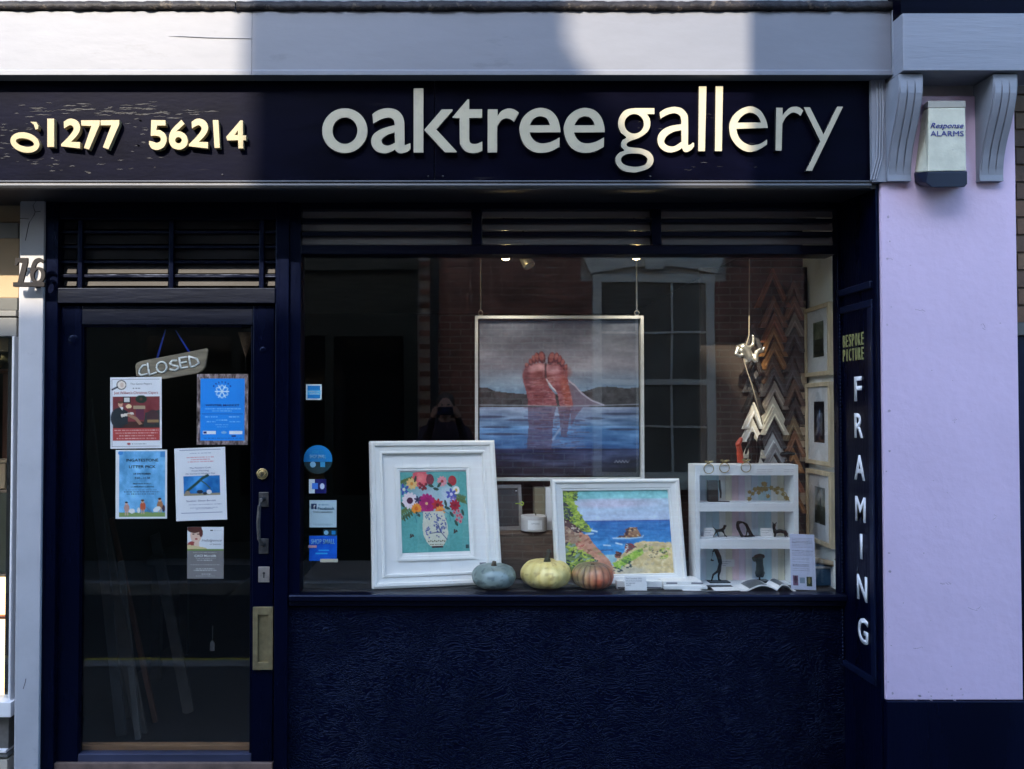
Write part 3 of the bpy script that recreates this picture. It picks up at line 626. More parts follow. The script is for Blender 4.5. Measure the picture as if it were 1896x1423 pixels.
rp = N.new('ShaderNodeValToRGB'); rp.color_ramp.elements[0].position = .48; rp.color_ramp.elements[1].position = .66; L.new(n1.outputs['Fac'], rp.inputs[0])
bp = N.new('ShaderNodeBump'); bp.inputs['Distance'].default_value = .007; n9 = N.new('ShaderNodeTexNoise'); n9.inputs['Scale'].default_value = 4.5; n9.inputs['Detail'].default_value = 4; L.new(tc.outputs['Object'], n9.inputs['Vector']); m9 = N.new('ShaderNodeMapRange'); m9.inputs[1].default_value = .38; m9.inputs[2].default_value = .66; m9.inputs[3].default_value = .5; m9.inputs[4].default_value = 1.; L.new(n9.outputs['Fac'], m9.inputs[0]); L.new(m9.outputs[0], bp.inputs['Strength']); L.new(rp.outputs[0], bp.inputs['Height']); L.new(bp.outputs[0], b.inputs['Normal'])
build(MB().box(X(535, 3.555), XR - .016, 3.555, 3.70, -.02, Z(1123, 3.555)), 'stall_riser', STUCCO, G)

# right reveal with the lettered panel
PMOULD = mat('navy_panel_moulding', (.0035, .006, .022), .3, spec=.4, tint=(.5, .65, 1), var=.4, vscale=14)
rev = build(MB().box(XR - .015, XR - .0005, YF + .012, 3.598, -.02, ZS1 + .02), 'reveal', DARK, G, bevel=.002)
xp = XR - .015; zt, zb = 2.055, .49; ya, yb = 3.285, 3.585
m = MB()
for (a, b, c, d) in ((ya, yb, zt - .03, zt), (ya, yb, zb, zb + .03), (ya, ya + .034, zb + .03, zt - .03), (yb - .03, yb, zb + .03, zt - .03)): m.box(xp - .009, xp + .001, a, b, c, d)
build(m, 'panel_moulding', PMOULD, rev, bevel=.004)
m = MB()
for i in range(95): m.ball((xp - .009, yb - .034, zb + .035 + i * (zt - zb - .07) / 94), (.004, .004, .0065), 6, 4)
build(m, 'beading', PMOULD, rev, smooth=True)
build(MB().box(xp - .014, xp, ya - .0, 3.60, 2.10, 2.13).box(xp - .010, xp, yb - .01, yb, 2.13, 2.49), 'panel_moulding', PMOULD, rev, bevel=.004)
GREENG = mat('olive_gilt_letter', (.26, .27, .11), .5, var=.35, vscale=40); WL_ = mat('white_letter_enamel', (.72, .74, .80), .45, var=.05)
RX = (R(90), 0, R(-90))
def rev_text(s_, py, pxm, h, wd, m, bold=0.):
    Y = (xp - .004) * F / (pxm - CX); c = V(pxm, py, Y); text(s_, 'letter', m, rev, (xp - .0005, Y, c.z - h / 2), h, wd, .003, RX, bold=bold, local=False)
YB_ = [3.528 - .0262 * i for i in range(7)]
for wrd, py in (('BESPOKE', 628), ('PICTURE', 655)):
    for i, ch in enumerate(wrd):
        c = V(1587, py, 3.42); text(ch, 'letter', GREENG, rev, (xp - .0005, YB_[i], c.z - .026), .056, .0165 if ch != 'I' else .005, .003, RX, bold=.0, local=False)
for ch, py, wd in (('F', 718, .058), ('R', 786, .070), ('A', 864, .085), ('M', 941, .082), ('I', 1010, .017), ('N', 1087, .080), ('G', 1166, .080)): rev_text(ch, py, 1588 + (py - 718) * .010, .106, wd, WL_, .018)

# the room behind
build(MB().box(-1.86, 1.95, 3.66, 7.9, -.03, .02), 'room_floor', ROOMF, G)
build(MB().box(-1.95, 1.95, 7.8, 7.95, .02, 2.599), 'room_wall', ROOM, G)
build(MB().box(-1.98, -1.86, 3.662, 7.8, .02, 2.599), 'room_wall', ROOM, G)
WALLW = mat('white_wall_paint', (.78, .79, .79), .6, var=.04)
xw0 = X(1556, 3.6); xw1 = xw0 + .025
build(MB().prism([(xw0, 3.602), (xw1, 4.02), (1.99, 4.02), (1.99, 3.602)], (), .0, 2.52, axis='z'), 'room_wall', WALLW, G)
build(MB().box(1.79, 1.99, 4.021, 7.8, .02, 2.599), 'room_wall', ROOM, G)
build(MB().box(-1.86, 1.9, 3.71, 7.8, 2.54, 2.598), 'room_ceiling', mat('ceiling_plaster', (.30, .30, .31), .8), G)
SHZ = Z(1095, 3.605)
build(MB().box(X(540, 3.6), xw0 - .002, 3.601, 4.35, SHZ - .03, SHZ), 'display_shelf', mat('dark_shelf_cloth', (.02, .02, .024), .8, var=.2), G, bevel=.002)
build(MB().box(X(540, 3.6), xw0 - .002, 3.597, 3.6008, SHZ - .012, SHZ + .001), 'shelf_edge', mat('white_shelf_paint', (.70, .71, .73), .5, var=.1, vscale=30), G)
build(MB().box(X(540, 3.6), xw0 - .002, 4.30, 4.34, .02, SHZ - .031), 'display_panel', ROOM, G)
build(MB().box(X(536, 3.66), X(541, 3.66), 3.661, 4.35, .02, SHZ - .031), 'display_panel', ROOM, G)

# ================================================================== NEIGHBOURS
Nb = thing('neighbour_shopfront', 'sliver of pale framed shop window left of the grey pilaster', 'building', (-1.9, 3.6, 0))
YQ = 3.60; GR1 = mat('grey_window_paint', (.17, .175, .175), .5, var=.1); GR2 = mat('cream_blind', (.34, .25, .155), .7, var=.05); WF = mat('white_window_frame', (.72, .72, .74), .45, var=.05)
xl, xr_ = -3.2, X(30, YQ)
def nb(y0, y1, m, n, Y=YQ, d=.05, x1=xr_): return build(MB().box(xl, x1, Y, Y + d, Z(y1, Y), Z(y0, Y)), n, m, Nb, bevel=.002)
nb(372, 411, GR2, 'blind_box', YQ + .02); nb(411.5, 440, GR1, 'window_head'); nb(440.5, 551, GR2, 'cream_panel', YQ + .01); nb(551.5, 574, mat('dark_grey_paint', (.07, .075, .075), .5), 'transom'); nb(574.5, 585, GR1, 'transom', YQ - .01); nb(588, 622, GR1, 'transom', YQ - .005)
nb(625, 650, GR2, 'roller_blind', YQ + .12)
build(MB().box(X(25, YQ), xr_ - .001, YQ - .02, YQ + .06, Z(1300, YQ), Z(622.5, YQ)), 'window_frame', WF, Nb, bevel=.003)
nb(1300.5, 1328, WF, 'sill', YQ - .05, .1, X(26, 3.55)); nb(1328.5, 1388, mat('weathered_panel', (.10, .095, .09), .7, var=.3, vscale=20), 'lower_panel', YQ - .01, .06, X(25, YQ)); nb(1388.5, 1394, WF, 'lower_rail', YQ - .03, .08, X(25, YQ)); nb(1394.5, 1402, GR1, 'lower_rail', YQ - .02, .07, X(25, YQ))
build(MB().box(xl, X(25, YQ), YQ - .02, YQ + .06, -.02, Z(1403, YQ)), 'stone_base', mat('pale_stone', (.45, .42, .36), .8), Nb)
build(MB().box(xl, X(25, YQ), YQ + .012, YQ + .016, Z(1300, YQ), Z(623, YQ)), 'pane', GLASS, Nb)
build(MB().box(-3.4, -1.99, 5.2, 5.3, 0, 2.6), 'room_wall', ROOM, Nb); build(MB().box(-3.4, -1.99, 3.67, 5.2, 2.53, 2.6), 'room_ceiling', ROOM, Nb); build(MB().box(-3.5, -3.4, 3.6, 5.3, 0, 2.6), 'room_wall', ROOM, Nb)
build(MB().box(-6, -2.36, 3.32, 8, 2.601, 7.5), 'upper_wall', MATS['upper_render'], Nb)
build(MB().box(xl, -1.985, 3.67, 4.4, .12, Z(1290, 3.9) - .001), 'window_board', mat('dark_board', (.05, .04, .035), .6), Nb)
# things in that window
def nthing(n, lab, cat, a, b, c, d, Y, dep, m, lid=None):
    x0, x1, z0, z1 = X(a, Y), X(b, Y), Z(d, Y), Z(c, Y); t = thing(n, lab, cat, ((x0 + x1) / 2, Y + dep / 2, z0))
    build(MB().box(x0, x1, Y, Y + dep, z0, z1), 'body', m, t, bevel=.006)
    build(MB().box(x0 - .004, x1 + .004, Y - .004, Y + dep + .004, z1 + .0005, z1 + .014), 'top', lid or m, t, bevel=.003); return t
WARM = mat_emit('lit_cream_display', (1.0, .72, .34), .62)  # glow of the cream display blocks, given by emission
zb_ = Z(1290, 3.9)
nthing('display_block', 'glowing cream block lowest in the left neighbour window', 'lamp', -60, 19, 1146, 1289, 3.9, .2, WARM, mat('rust_strip', (.2, .05, .03), .6))
nthing('display_block', 'glowing cream block second from the bottom in the neighbour window', 'lamp', -60, 20, 1068, 1138, 3.9, .2, WARM, mat('tan_leather', (.30, .20, .13), .6))
nthing('storage_box', 'dark olive box stacked above the glowing blocks next door', 'box', -60, 18, 912, 1060, 3.9, .2, mat('olive_board', (.06, .06, .035), .7), MATS['tan_leather'])
nthing('cardboard_box', 'small tan carton on top of the olive box next door', 'box', -40, 12, 857, 905, 3.9, .14, mat('cardboard', (.32, .22, .13), .7))
cb = nthing('wooden_cabinet', 'reddish brown cabinet deep in the left neighbour window', 'cabinet', 4, 40, 690, 870, 4.6, .3, mat('red_brown_wood', (.17, .06, .03), .5, var=.3, stretch=(1, 1, .2)))
go = thing('gold_ornament', 'small gold ornament above the brown cabinet next door', 'ornament', V(10, 675, 4.55)); p = V(10, 668, 4.55)
build(MB().chain([(p.x - .03, 4.55, p.z, .02), (p.x, 4.55, p.z + .02, .028), (p.x + .035, 4.55, p.z + .005, .02)]).ball((p.x - .02, 4.53, p.z - .02), .02), 'body', GOLD, go, remesh=.006)
cb.location.z += 0; build(MB().box(p.x - .3, p.x + .25, 4.5, 5.0, Z(690, 4.55) + .015, Z(690, 4.55) + .02), 'runner', MATS['red_brown_wood'], cb)

Rb = thing('neighbour_house', 'edge of a brown brick house right of the lilac pillar', 'building', (2.6, 3.42, 0))
BRN = [mat('brown_brick_%s' % n, c, .75, var=.2, vscale=30, bump=.3) for n, c in (('warm', (.12, .065, .035)), ('dark', (.09, .05, .03)), ('light', (.14, .08, .042)))]
build(MB().box(XE + .012, 4.4, 3.43, 8, Z(596, 3.42), 7.5), 'wall', mat('brown_mortar', (.12, .09, .07), .9), Rb)
bh = .075; bw = .225; zz = Z(596, 3.42); rb = random.Random(2); shared = []
for k in range(3):
    me = bpy.data.meshes.new('brick'); mb_ = MB().box(0, bw - .01, 0, .03, 0, bh - .01); me.from_pydata(mb_.v, [], mb_.f); me.materials.append(BRN[k]); shared.append(me)
for r in range(18):
    for c in range(3):
        o = bpy.data.objects.new('brick', shared[rb.randrange(3)]); COL.objects.link(o); o.parent = Rb; o.location = (XE + .013 - 2.6 + c * bw - (bw / 2 if r % 2 else 0) * (c > 0) , rb.uniform(-.0, .002), zz + r * bh)
        if c == 0 and r % 2: o.scale = (.5, 1, 1)
build(MB().box(XE + .013, 4.4, 3.40, 8, -.02, Z(622, 3.4)), 'dark_base', DARK, Rb); build(MB().box(XE + .013, 4.4, 3.37, 3.5, Z(621, 3.4), Z(598, 3.4)), 'rail', GREYMOULD, Rb)

# ================================================================== ACROSS THE LANE (seen mirrored in the glass, and shading the street)
YO = -1.6
H = thing('brick_house', 'tall red brick house across the lane with white sash window', 'building', (3, YO, 0))
BR = mat('red_brick_wall', (.28, .11, .08), .8, var=.6, vscale=5, bump=.3, bscale=60); MOR = mat('lime_mortar', (.46, .41, .36), .9)
xe = -.95
build(MB().box(xe, 4.7, YO - 4, YO, 0, 7.2), 'wall', MOR, H)
wx = [(1.60, 2.92)]; wz = (.85, 3.08)
bk = MB(); bh, bl = .075, .225; rr = random.Random(4)
for r in range(72):
    z0 = .02 + r * bh; x = -.28 + (.1125 if r % 2 else 0)
    while x < 4.45:
        segs = [(x, x + bl - .017)]
        for a, b in wx:
            m_ = .13 if z0 + bh > wz[1] else .015
            if z0 + bh > wz[0] - .08 and z0 < wz[1] + .215:
                segs = [q for p, r_ in segs for q in ((p, min(r_, a - m_)), (max(p, b + m_), r_)) if q[1] - q[0] > .015]
        for p, r_ in segs: bk.box(p, r_, YO - .001, YO + .011 + rr.uniform(-.002, .003), z0, z0 + bh - .017)
        x += bl
bko = build(bk, 'brickwork', BR, H, kind='stuff', fix=False)
WSH = mat('white_sash_paint', (.76, .72, .63), .5, var=.05); PN = mat_glass('sash_glass', (.5, .5, .5), .06)
for a, b in wx:
    z0, z1 = wz; wf = MB().box(a, a + .09, YO, YO + .03, z0, z1).box(b - .09, b, YO, YO + .03, z0, z1).box(a + .09, b - .09, YO, YO + .03, z1 - .09, z1).box(a + .09, b - .09, YO, YO + .03, z0, z0 + .09)
    wo = build(wf, 'window', WSH, H)
    build(MB().box(a + .09, b - .09, YO + .002, YO + .006, z0 + .09, z1 - .09), 'pane', mat('dim_window_interior', (.20, .18, .155), .2, var=.4, vscale=2), wo)
    zm = (z0 + z1) / 2 - .05
    gb = MB().box(a + .09, b - .09, YO + .006, YO + .03, zm - .03, zm + .03)
    for k in (1, 2): xx = a + .09 + (b - a - .18) * k / 3; gb.box(xx - .012, xx + .012, YO + .007, YO + .024, z0 + .09, z1 - .09)
    for zz_ in ((z0 + .09 + zm) / 2, (z1 - .09 + zm) / 2): gb.box(a + .09, b - .09, YO + .008, YO + .022, zz_ - .012, zz_ + .012)
    build(gb, 'glazing_bar', WSH, wo)
    arch = [(a - .12, z1 + .22), (b + .12, z1 + .22), (b + .02, z1 + .005)] + [(b + .02 - (b - a + .04) * k / 12, z1 + .005 + .09 * math.sin(math.pi * k / 12)) for k in range(1, 12)] + [(a - .02, z1 + .005)]
    build(MB().prism(arch, (), YO + .035, YO, axis='y'), 'lintel', WSH, wo)
    build(MB().prism([((a + b) / 2 - .09, z1 + .05), ((a + b) / 2 + .09, z1 + .05), ((a + b) / 2 + .13, z1 + .32), ((a + b) / 2 - .13, z1 + .32)], (), YO + .07, YO + .036), 'keystone', WSH, wo)
    build(MB().box(a - .1, b + .1, YO, YO + .12, z0 - .09, z0 - .001), 'sill', WSH, wo)
build(MB().tube([(-.12, YO + .08, 0), (-.12, YO + .08, 7.1)], .045, 12), 'drainpipe', mat('black_iron_pipe', (.012, .014, .02), .4), H)
build(MB().prism([(YO + .1, 7.2), (YO + .1, 7.26), (YO - 2, 8.4), (YO - 4, 7.26), (YO - 4, 7.2)], (), xe - .0, 4.7, axis='x'), 'roof', mat('brown_roof_tiles', (.10, .06, .045), .85, var=.3, vscale=20), H)
DKG = mat('dark_green_shopfront_paint', (.008, .014, .012), .45)
L_ = thing('dark_shop_house', 'dark green shopfront house across the lane with added shading chimney', 'building', (-3, YO, 0))
build(MB().box(-7.6, -2.95, YO - 8, YO, 0, 5.8).box(-2.95, xe - .01, YO - 8, YO, 0, 5.3), 'wall', mat('pale_render', (.55, .53, .50), .8, var=.1), L_)
build(MB().box(-7.2, -.30, YO + .001, YO + .10, 0, 3.1), 'shopfront', DKG, L_); build(MB().box(-7.3, -.29, YO + .001, YO + .2, 3.1, 3.25), 'shop_cornice', DKG, L_)
for x0, x1 in ((-6.4, -5.3), (-5.2, -4.1), (-3.2, -2.3), (-2.2, -1.3), (-1.2, -.45)): build(MB().box(x0, x1, YO + .101, YO + .106, .7, 2.4), 'shop_pane', mat('dark_shop_glass', (.006, .007, .008), .1), L_)
yr, zr = -5.6, 9.36
build(MB().prism([(YO + .3, 5.8), (YO + .3, 5.88), (yr, zr), (YO - 8, 5.88), (YO - 8, 5.8)], (), -7.7, -2.95, axis='x'), 'roof', MATS['brown_roof_tiles'], L_)
build(MB().prism([(YO + .3, 5.3), (YO + .3, 5.36), (yr, 8.55), (YO - 8, 5.36), (YO - 8, 5.3)], (), -2.949, xe - .011, axis='x'), 'roof', MATS['brown_roof_tiles'], L_)  # unseen lower ridge, shaped to let sun through to the frame samples
build(MB().prism([(-4.605, 8.5), (-3.63, 8.5), (-3.63, 11.3), (-4.605, 11.3)], (), yr - .35, yr + .35, axis='y'), 'shading_chimney', BR, L_)  # unseen stack added to shade the fascia between the sun patches
build(MB().prism([(-3.629, 8.6), (-2.80, 8.6), (-2.86, 9.2), (-2.97, 9.57), (-3.24, 9.845), (-3.52, 10.21), (-3.629, 10.35)], (), yr - .35, yr - .25, axis='y'), 'shading_shoulder', BR, L_)  # thin unseen slope added to slant the edge of the sun patch
for k in range(3): build(MB().lathe([(.13, 0), (.11, .3), (.13, .42)], (-4.42 + k * .3, yr, 11.3), 12), 'chimney_pot', mat('terracotta_pot', (.3, .12, .07), .8), L_)

# ================================================================== ALARM BOX
al = thing('alarm_box', 'cream and blue burglar alarm box between the scroll brackets', 'alarm box', V(1745, 347, YF - .002))
def loft(m, fr, bk, Yf, Yb):
    a = [V(x, y, Yf) for x, y in fr]; b = [V(x, y, Yb) for x, y in bk]; n = len(a)
    m.add(a + b, [tuple(range(n)), tuple(range(2 * n - 1, n - 1, -1))] + [(i, i + n, (i + 1) % n + n, (i + 1) % n) for i in range(n)]); return m
ALM = mat('aged_cream_plastic', (.50, .50, .40), .55, var=.12, vscale=14, bump=.6, bscale=28, wear=(.38, .38, .32), wscale=16, wamt=.64)
build(loft(MB(), [(1719, 200), (1787, 199), (1789, 316), (1719, 317)], [(1708, 205), (1782, 205), (1786, 316), (1693, 319)], 3.165, YF - .001), 'case', ALM, al, bevel=.003)
build(loft(MB(), [(1718, 186), (1788, 186), (1788, 198.6), (1718, 199.6)], [(1710, 192), (1784, 192), (1784, 204), (1710, 204)], 3.170, YF - .001), 'cap', mat('dark_plastic_cap', (.30, .29, .25), .5, var=.2), al, bevel=.003)
build(loft(MB(), [(1718, 317.6), (1791, 316.6), (1791, 340), (1786, 346), (1726, 347), (1714, 338)], [(1692, 320), (1787, 317.6), (1787, 338), (1783, 343), (1702, 344), (1693, 336)], 3.160, YF - .001), 'base', mat('dark_blue_plastic', (.003, .007, .024), .35, spec=.25, var=.2), al, bevel=.003)
p = V(1753, 237, 3.165); text('Response', 'lettering', INKB, al, (p.x, 3.1635, p.z), .022, 62 * PX(3.165), .0006, shear=.35, bold=.008, local=False)
p = V(1753, 252, 3.165); text('ALARMS', 'lettering', INKB, al, (p.x, 3.1635, p.z), .022, 62 * PX(3.165), .0006, bold=.0, local=False)

# ================================================================== THE DOOR'S NOTICES
YG = 3.5935
def poster(name, label, cx, y1, w, h, cv, tilt=0., cat='poster', m=PRINT, Y=YG):
    t = thing(name, label, cat, V(cx, y1, Y), (0, R(tilt), 0))
    W_, H_ = w * PX(Y), h * PX(Y)
    build(MB().box(-W_ / 2, W_ / 2, .0008, .0014, 0, H_), 'paper', PAPER, t, local=True)
    sheet(cv, 'print', W_, H_, m, t, .0, 0, 0, 1.08); return t, W_, H_
def ptext(t, W_, H_, s_, fx, fy, h, wd, m, bold=0., align='CENTER', shear=0.):
    text(s_, 'lettering', m, t, ((fx - .5) * W_, -.0008, (1 - fy) * H_), h * H_, None if wd is None else wd * W_, .0002, bold=bold, align=align, shear=shear)
WPOST = (228, 228, 236)
# 1 christmas show
c = Cv(96, 132, WPOST); c.rect(.04, .03, .96, .035, (150, 150, 160)); c.rect(.04, .965, .96, .97, (150, 150, 160)); c.rect(.035, .03, .042, .97, (150, 150, 160)); c.rect(.955, .03, .962, .97, (150, 150, 160))
c.ell(.22, .11, .095, .068, (60, 50, 50)); c.ell(.22, .11, .08, .055, (235, 222, 214)); c.ell(.23, .11, .035, .035, (215, 190, 178)); c.line([(.04, .175), (.14, .14)], .03, (35, 35, 50)); c.textline(.155, .44, .6, .012, (60, 60, 70), 3)
c.rect(.05, .27, .96, .71, (120, 46, 52)); c.noise(16, 8, 8, 3, ((c.Y > .27) & (c.Y < .71)) * 1.)
c.rect(.05, .62, .96, .71, (66, 34, 30)); c.rect(.25, .275, .40, .36, (30, 28, 30)); c.rect(.275, .29, .375, .345, (215, 215, 215)); c.ell(.6, .31, .11, .055, (26, 50, 38)); c.ell(.6, .31, .03, .02, (90, 60, 50))
c.rect(.45, .40, .68, .45, (170, 150, 120)); c.rect(.5, .45, .66, .6, (96, 40, 66)); c.ell(.36, .41, .055, .03, (236, 206, 160)); c.rect(.35, .43, .37, .47, (90, 60, 40))
c.ell(.17, .57, .16, .14, (34, 40, 50)); c.poly([(.06, .47), (.2, .42), (.34, .48), (.34, .66), (.06, .68)], (30, 40, 48)); c.ell(.20, .375, .045, .045, (214, 160, 134)); c.ell(.2, .35, .05, .02, (90, 56, 36)); c.poly([(.19, .42), (.25, .42), (.24, .47)], (230, 228, 228))
c.poly([(.2, .52), (.44, .49), (.46, .52), (.22, .56)], (225, 215, 205)); c.line([(.36, .53), (.5, .58), (.6, .67)], .06, (160, 120, 96)); c.ell(.62, .68, .06, .02, (40, 26, 24))
c.poly([(.68, .5), (.96, .46), (.96, .70), (.64, .70)], (46, 52, 52)); c.ell(.82, .56, .12, .1, (70, 44, 50)); c.rect(.72, .60, .94, .64, (150, 120, 80))
c.rect(.05, .715, .96, .885, (178, 66, 66))
for y, a, b in ((.735, .08, .94), (.772, .1, .92), (.812, .18, .84), (.848, .12, .9)): c.textline(y, a, b, .016, (246, 220, 216), int(y * 999))
c.textline(.925, .42, .7, .014, (130, 130, 140), 8); c.ell(.36, .93, .035, .016, (180, 80, 80))
t, W_, H_ = poster('notice_poster', 'white poster for a Christmas play with red drawing room picture, upper left on the door', 252, 830, 95, 132, c, -.6)
ptext(t, W_, H_, 'The Game Players', .6, .105, .026, .42, INKG); ptext(t, W_, H_, "Just William's Christmas Capers", .5, .235, .04, .86, INKR)
# 2 winter market
c = Cv(96, 132, (120, 108, 104)); c.noise(95, 22, 10, 21); c.noise(60, 40, 30, 22); c.a *= np.array([1, .96, 1.0]); 
c.rect(.07, .065, .93, .94, (28, 138, 236))
for k in range(6):
    a = k * math.pi / 3; x2, y2 = .49 + .13 * math.cos(a), .25 + .093 * math.sin(a); c.line([(.49, .25), (x2, y2)], .022, (205, 230, 252))
    for s_ in (-.5, .5): c.line([(.49 + .085 * math.cos(a), .25 + .061 * math.sin(a)), (.49 + .125 * math.cos(a + s_ * .9), .25 + .09 * math.sin(a + s_ * .9))], .016, (205, 230, 252))
for k in range(7): a = math.pi * (1.2 + .6 * k / 6); c.ell(.49 + .2 * math.cos(a), .26 + .145 * math.sin(a), .014, .012, (24, 60, 150))
for y, a, b in ((.485, .17, .85), (.515, .3, .68), (.60, .17, .42), (.60, .62, .84), (.645, .38, .6), (.67, .2, .36), (.67, .64, .84), (.71, .36, .62), (.74, .4, .6)): c.textline(y, a, b, .013, (170, 212, 250), int(y * 777 + a * 99))
c.rect(.1, .56, .9, .567, (26, 80, 170)); c.rect(.12, .80, .37, .848, (226, 236, 250)); c.rect(.14, .81, .2, .84, (30, 40, 110)); c.ell(.53, .825, .055, .02, (120, 170, 220)); c.rect(.64, .80, .89, .845, (226, 236, 250)); c.textline(.90, .15, .88, .012, (20, 50, 120), 5); c.rect(.68, .865, .76, .885, (30, 40, 120))
t, W_, H_ = poster('notice_poster', 'bright blue snowflake poster with stony border, upper right on the door', 411.5, 823, 95, 131, c)
ptext(t, W_, H_, 'WINTER MARKET', .5, .455, .03, .66, INKB, .01)
# 3 litter pick
c = Cv(96, 128, WPOST); c.rect(.07, .025, .96, .97, (110, 176, 226)); m_ = ((c.X > .07) & (c.X < .96) & (c.Y > .025) & (c.Y < .97)) * 1.
c.noise(48, 4, 4, 31, m_); c.noise(24, 10, 10, 32, m_); c.rect(.07, .91, .96, .97, (120, 150, 84)); c.poly([(.07, .9), (.3, .93), (.6, .9), (.96, .92), (.96, .95), (.07, .95)], (134, 160, 96))
def fig(x, y, col, hair, sc=1):
    c.ell(x, y, .05 * sc, .06 * sc, col); c.ell(x - .005, y - .065 * sc, .026 * sc, .022 * sc, (226, 180, 150)); c.ell(x - .005, y - .08 * sc, .03 * sc, .014 * sc, hair); c.line([(x - .02, y + .05), (x - .025, y + .1)], .024, (206, 170, 150)); c.line([(x + .02, y + .05), (x + .02, y + .1)], .024, (206, 170, 150))
fig(.22, .84, (196, 150, 140), (40, 34, 60)); fig(.53, .82, (196, 92, 60), (90, 60, 40), 1.1); fig(.86, .80, (176, 120, 84), (60, 34, 30), 1.1); c.ell(.32, .885, .06, .035, (236, 234, 236)); c.ell(.45, .875, .03, .04, (230, 226, 226)); c.ell(.80, .86, .075, .036, (234, 236, 240), -.3); c.ell(.93, .85, .03, .05, (60, 40, 66))
c.line([(.6, .83), (.72, .92)], .012, (120, 120, 130)); c.rect(.86, .03, .955, .11, (70, 140, 206)); c.ell(.1, .05, .05, .03, (60, 136, 210))
for y, a, b in ((.575, .2, .80), (.605, .17, .84), (.635, .22, .78)): c.textline(y, a, b, .012, (40, 60, 96), int(y * 555))
t, W_, H_ = poster('notice_poster', 'pale blue litter pick poster with small painted figures, lower left on the door', 261.5, 960, 95, 127, c, -.3)
for s_, fy, h_, wd in (('INGATESTONE', .17, .042, .62), ('LITTER PICK', .265, .042, .52), ('14 OCTOBER', .36, .026, .34), ('9:30 - 11.30', .42, .026, .30), ('MEETING POINT:', .50, .018, .36), ('COMMUNITY CENTRE', .545, .018, .45)): ptext(t, W_, H_, s_, .52, fy, h_, wd, INK, .012)
# 4 talk
c = Cv(96, 134, WPOST)
for q in ((.1, .03, .91, .038), (.1, .885, .91, .893), (.1, .03, .107, .89), (.903, .03, .91, .89)): c.rect(*q, (110, 120, 160))
c.textline(.075, .3, .72, .01, (90, 100, 140), 41); 
for y, a, b in ((.125, .24, .78), (.155, .32, .70), (.185, .26, .77)): c.textline(y, a, b, .014, (206, 110, 120), int(y * 888))
c.rect(.17, .385, .88, .66, (40, 120, 190)); m_ = ((c.X > .17) & (c.X < .88) & (c.Y > .385) & (c.Y < .66)) * 1.; c.noise(60, 5, 5, 43, m_); c.line([(.22, .60), (.42, .49), (.54, .42), (.64, .385)], .05, (40, 70, 60)); c.line([(.48, .44), (.6, .5), (.68, .56)], .025, (60, 90, 90)); c.rect(.17, .625, .88, .66, (150, 140, 116)); c.ell(.48, .605, .06, .026, (36, 40, 60)); c.ell(.66, .61, .05, .03, (220, 220, 224)); c.ell(.24, .62, .05, .03, (160, 140, 120)); c.ell(.58, .63, .04, .02, (56, 56, 70))
for y, a, b in ((.775, .26, .90), (.82, .28, .82), (.838, .4, .72)): c.textline(y, a, b, .009, (90, 96, 140), int(y * 333))
t, W_, H_ = poster('notice_poster', 'white bordered talk poster with blue picture, below the snowflake poster on the door', 373.5, 963, 94, 134, c, -2.0)
for s_, fy, h_, wd in (("The Painter's Craft", .285, .02, .42), ('From Painting', .325, .02, .33), ('On Canvas to Modern Day', .365, .02, .58), ('Speaker: Simon Barrett', .74, .024, .58)): ptext(t, W_, H_, s_, .5, fy, h_, wd, INKB)
# 5 beauty card
c = Cv(70, 98, (222, 224, 232)); c.rect(0, .43, 1, .455, (112, 146, 66)); c.rect(0, .455, 1, 1, (126, 122, 124)); c.ell(.24, .16, .15, .16, (226, 190, 172)); c.ell(.2, .04, .2, .08, (84, 44, 38)); c.ell(.38, .12, .05, .08, (96, 46, 44)); c.ell(.17, .14, .03, .012, (60, 34, 34)); c.ell(.30, .14, .03, .012, (60, 34, 34)); c.ell(.25, .235, .04, .016, (176, 60, 66)); c.ell(.13, .36, .12, .08, (160, 66, 66)); c.ell(.26, .34, .07, .09, (228, 196, 180)); c.poly([(0, .43), (0, .34), (.5, .4), (.56, .43)], (214, 196, 150)); c.rect(.63, .06, .7, .085, (60, 60, 66)); c.textline(.064, .73, .93, .02, (190, 194, 200), 6)
for y, a, b in ((.49, .17, .8), (.60, .24, .78), (.635, .27, .7), (.725, .08, .9), (.80, .25, .74), (.83, .18, .82), (.90, .4, .66), (.935, .24, .76)): c.textline(y, a, b, .014, (216, 214, 214), int(y * 222))
t, W_, H_ = poster('notice_card', 'small grey and white beauty treatment card, lowest on the door', 380, 1071, 67, 95, c)
ptext(t, W_, H_, 'Indulgence', .67, .28, .05, .56, INKG, 0, 'CENTER', .4); ptext(t, W_, H_, 'of beauty', .78, .345, .03, .32, INKG, 0, 'CENTER', .3); ptext(t, W_, H_, 'CACI Microlift', .5, .58, .045, .6, INKW, .02)

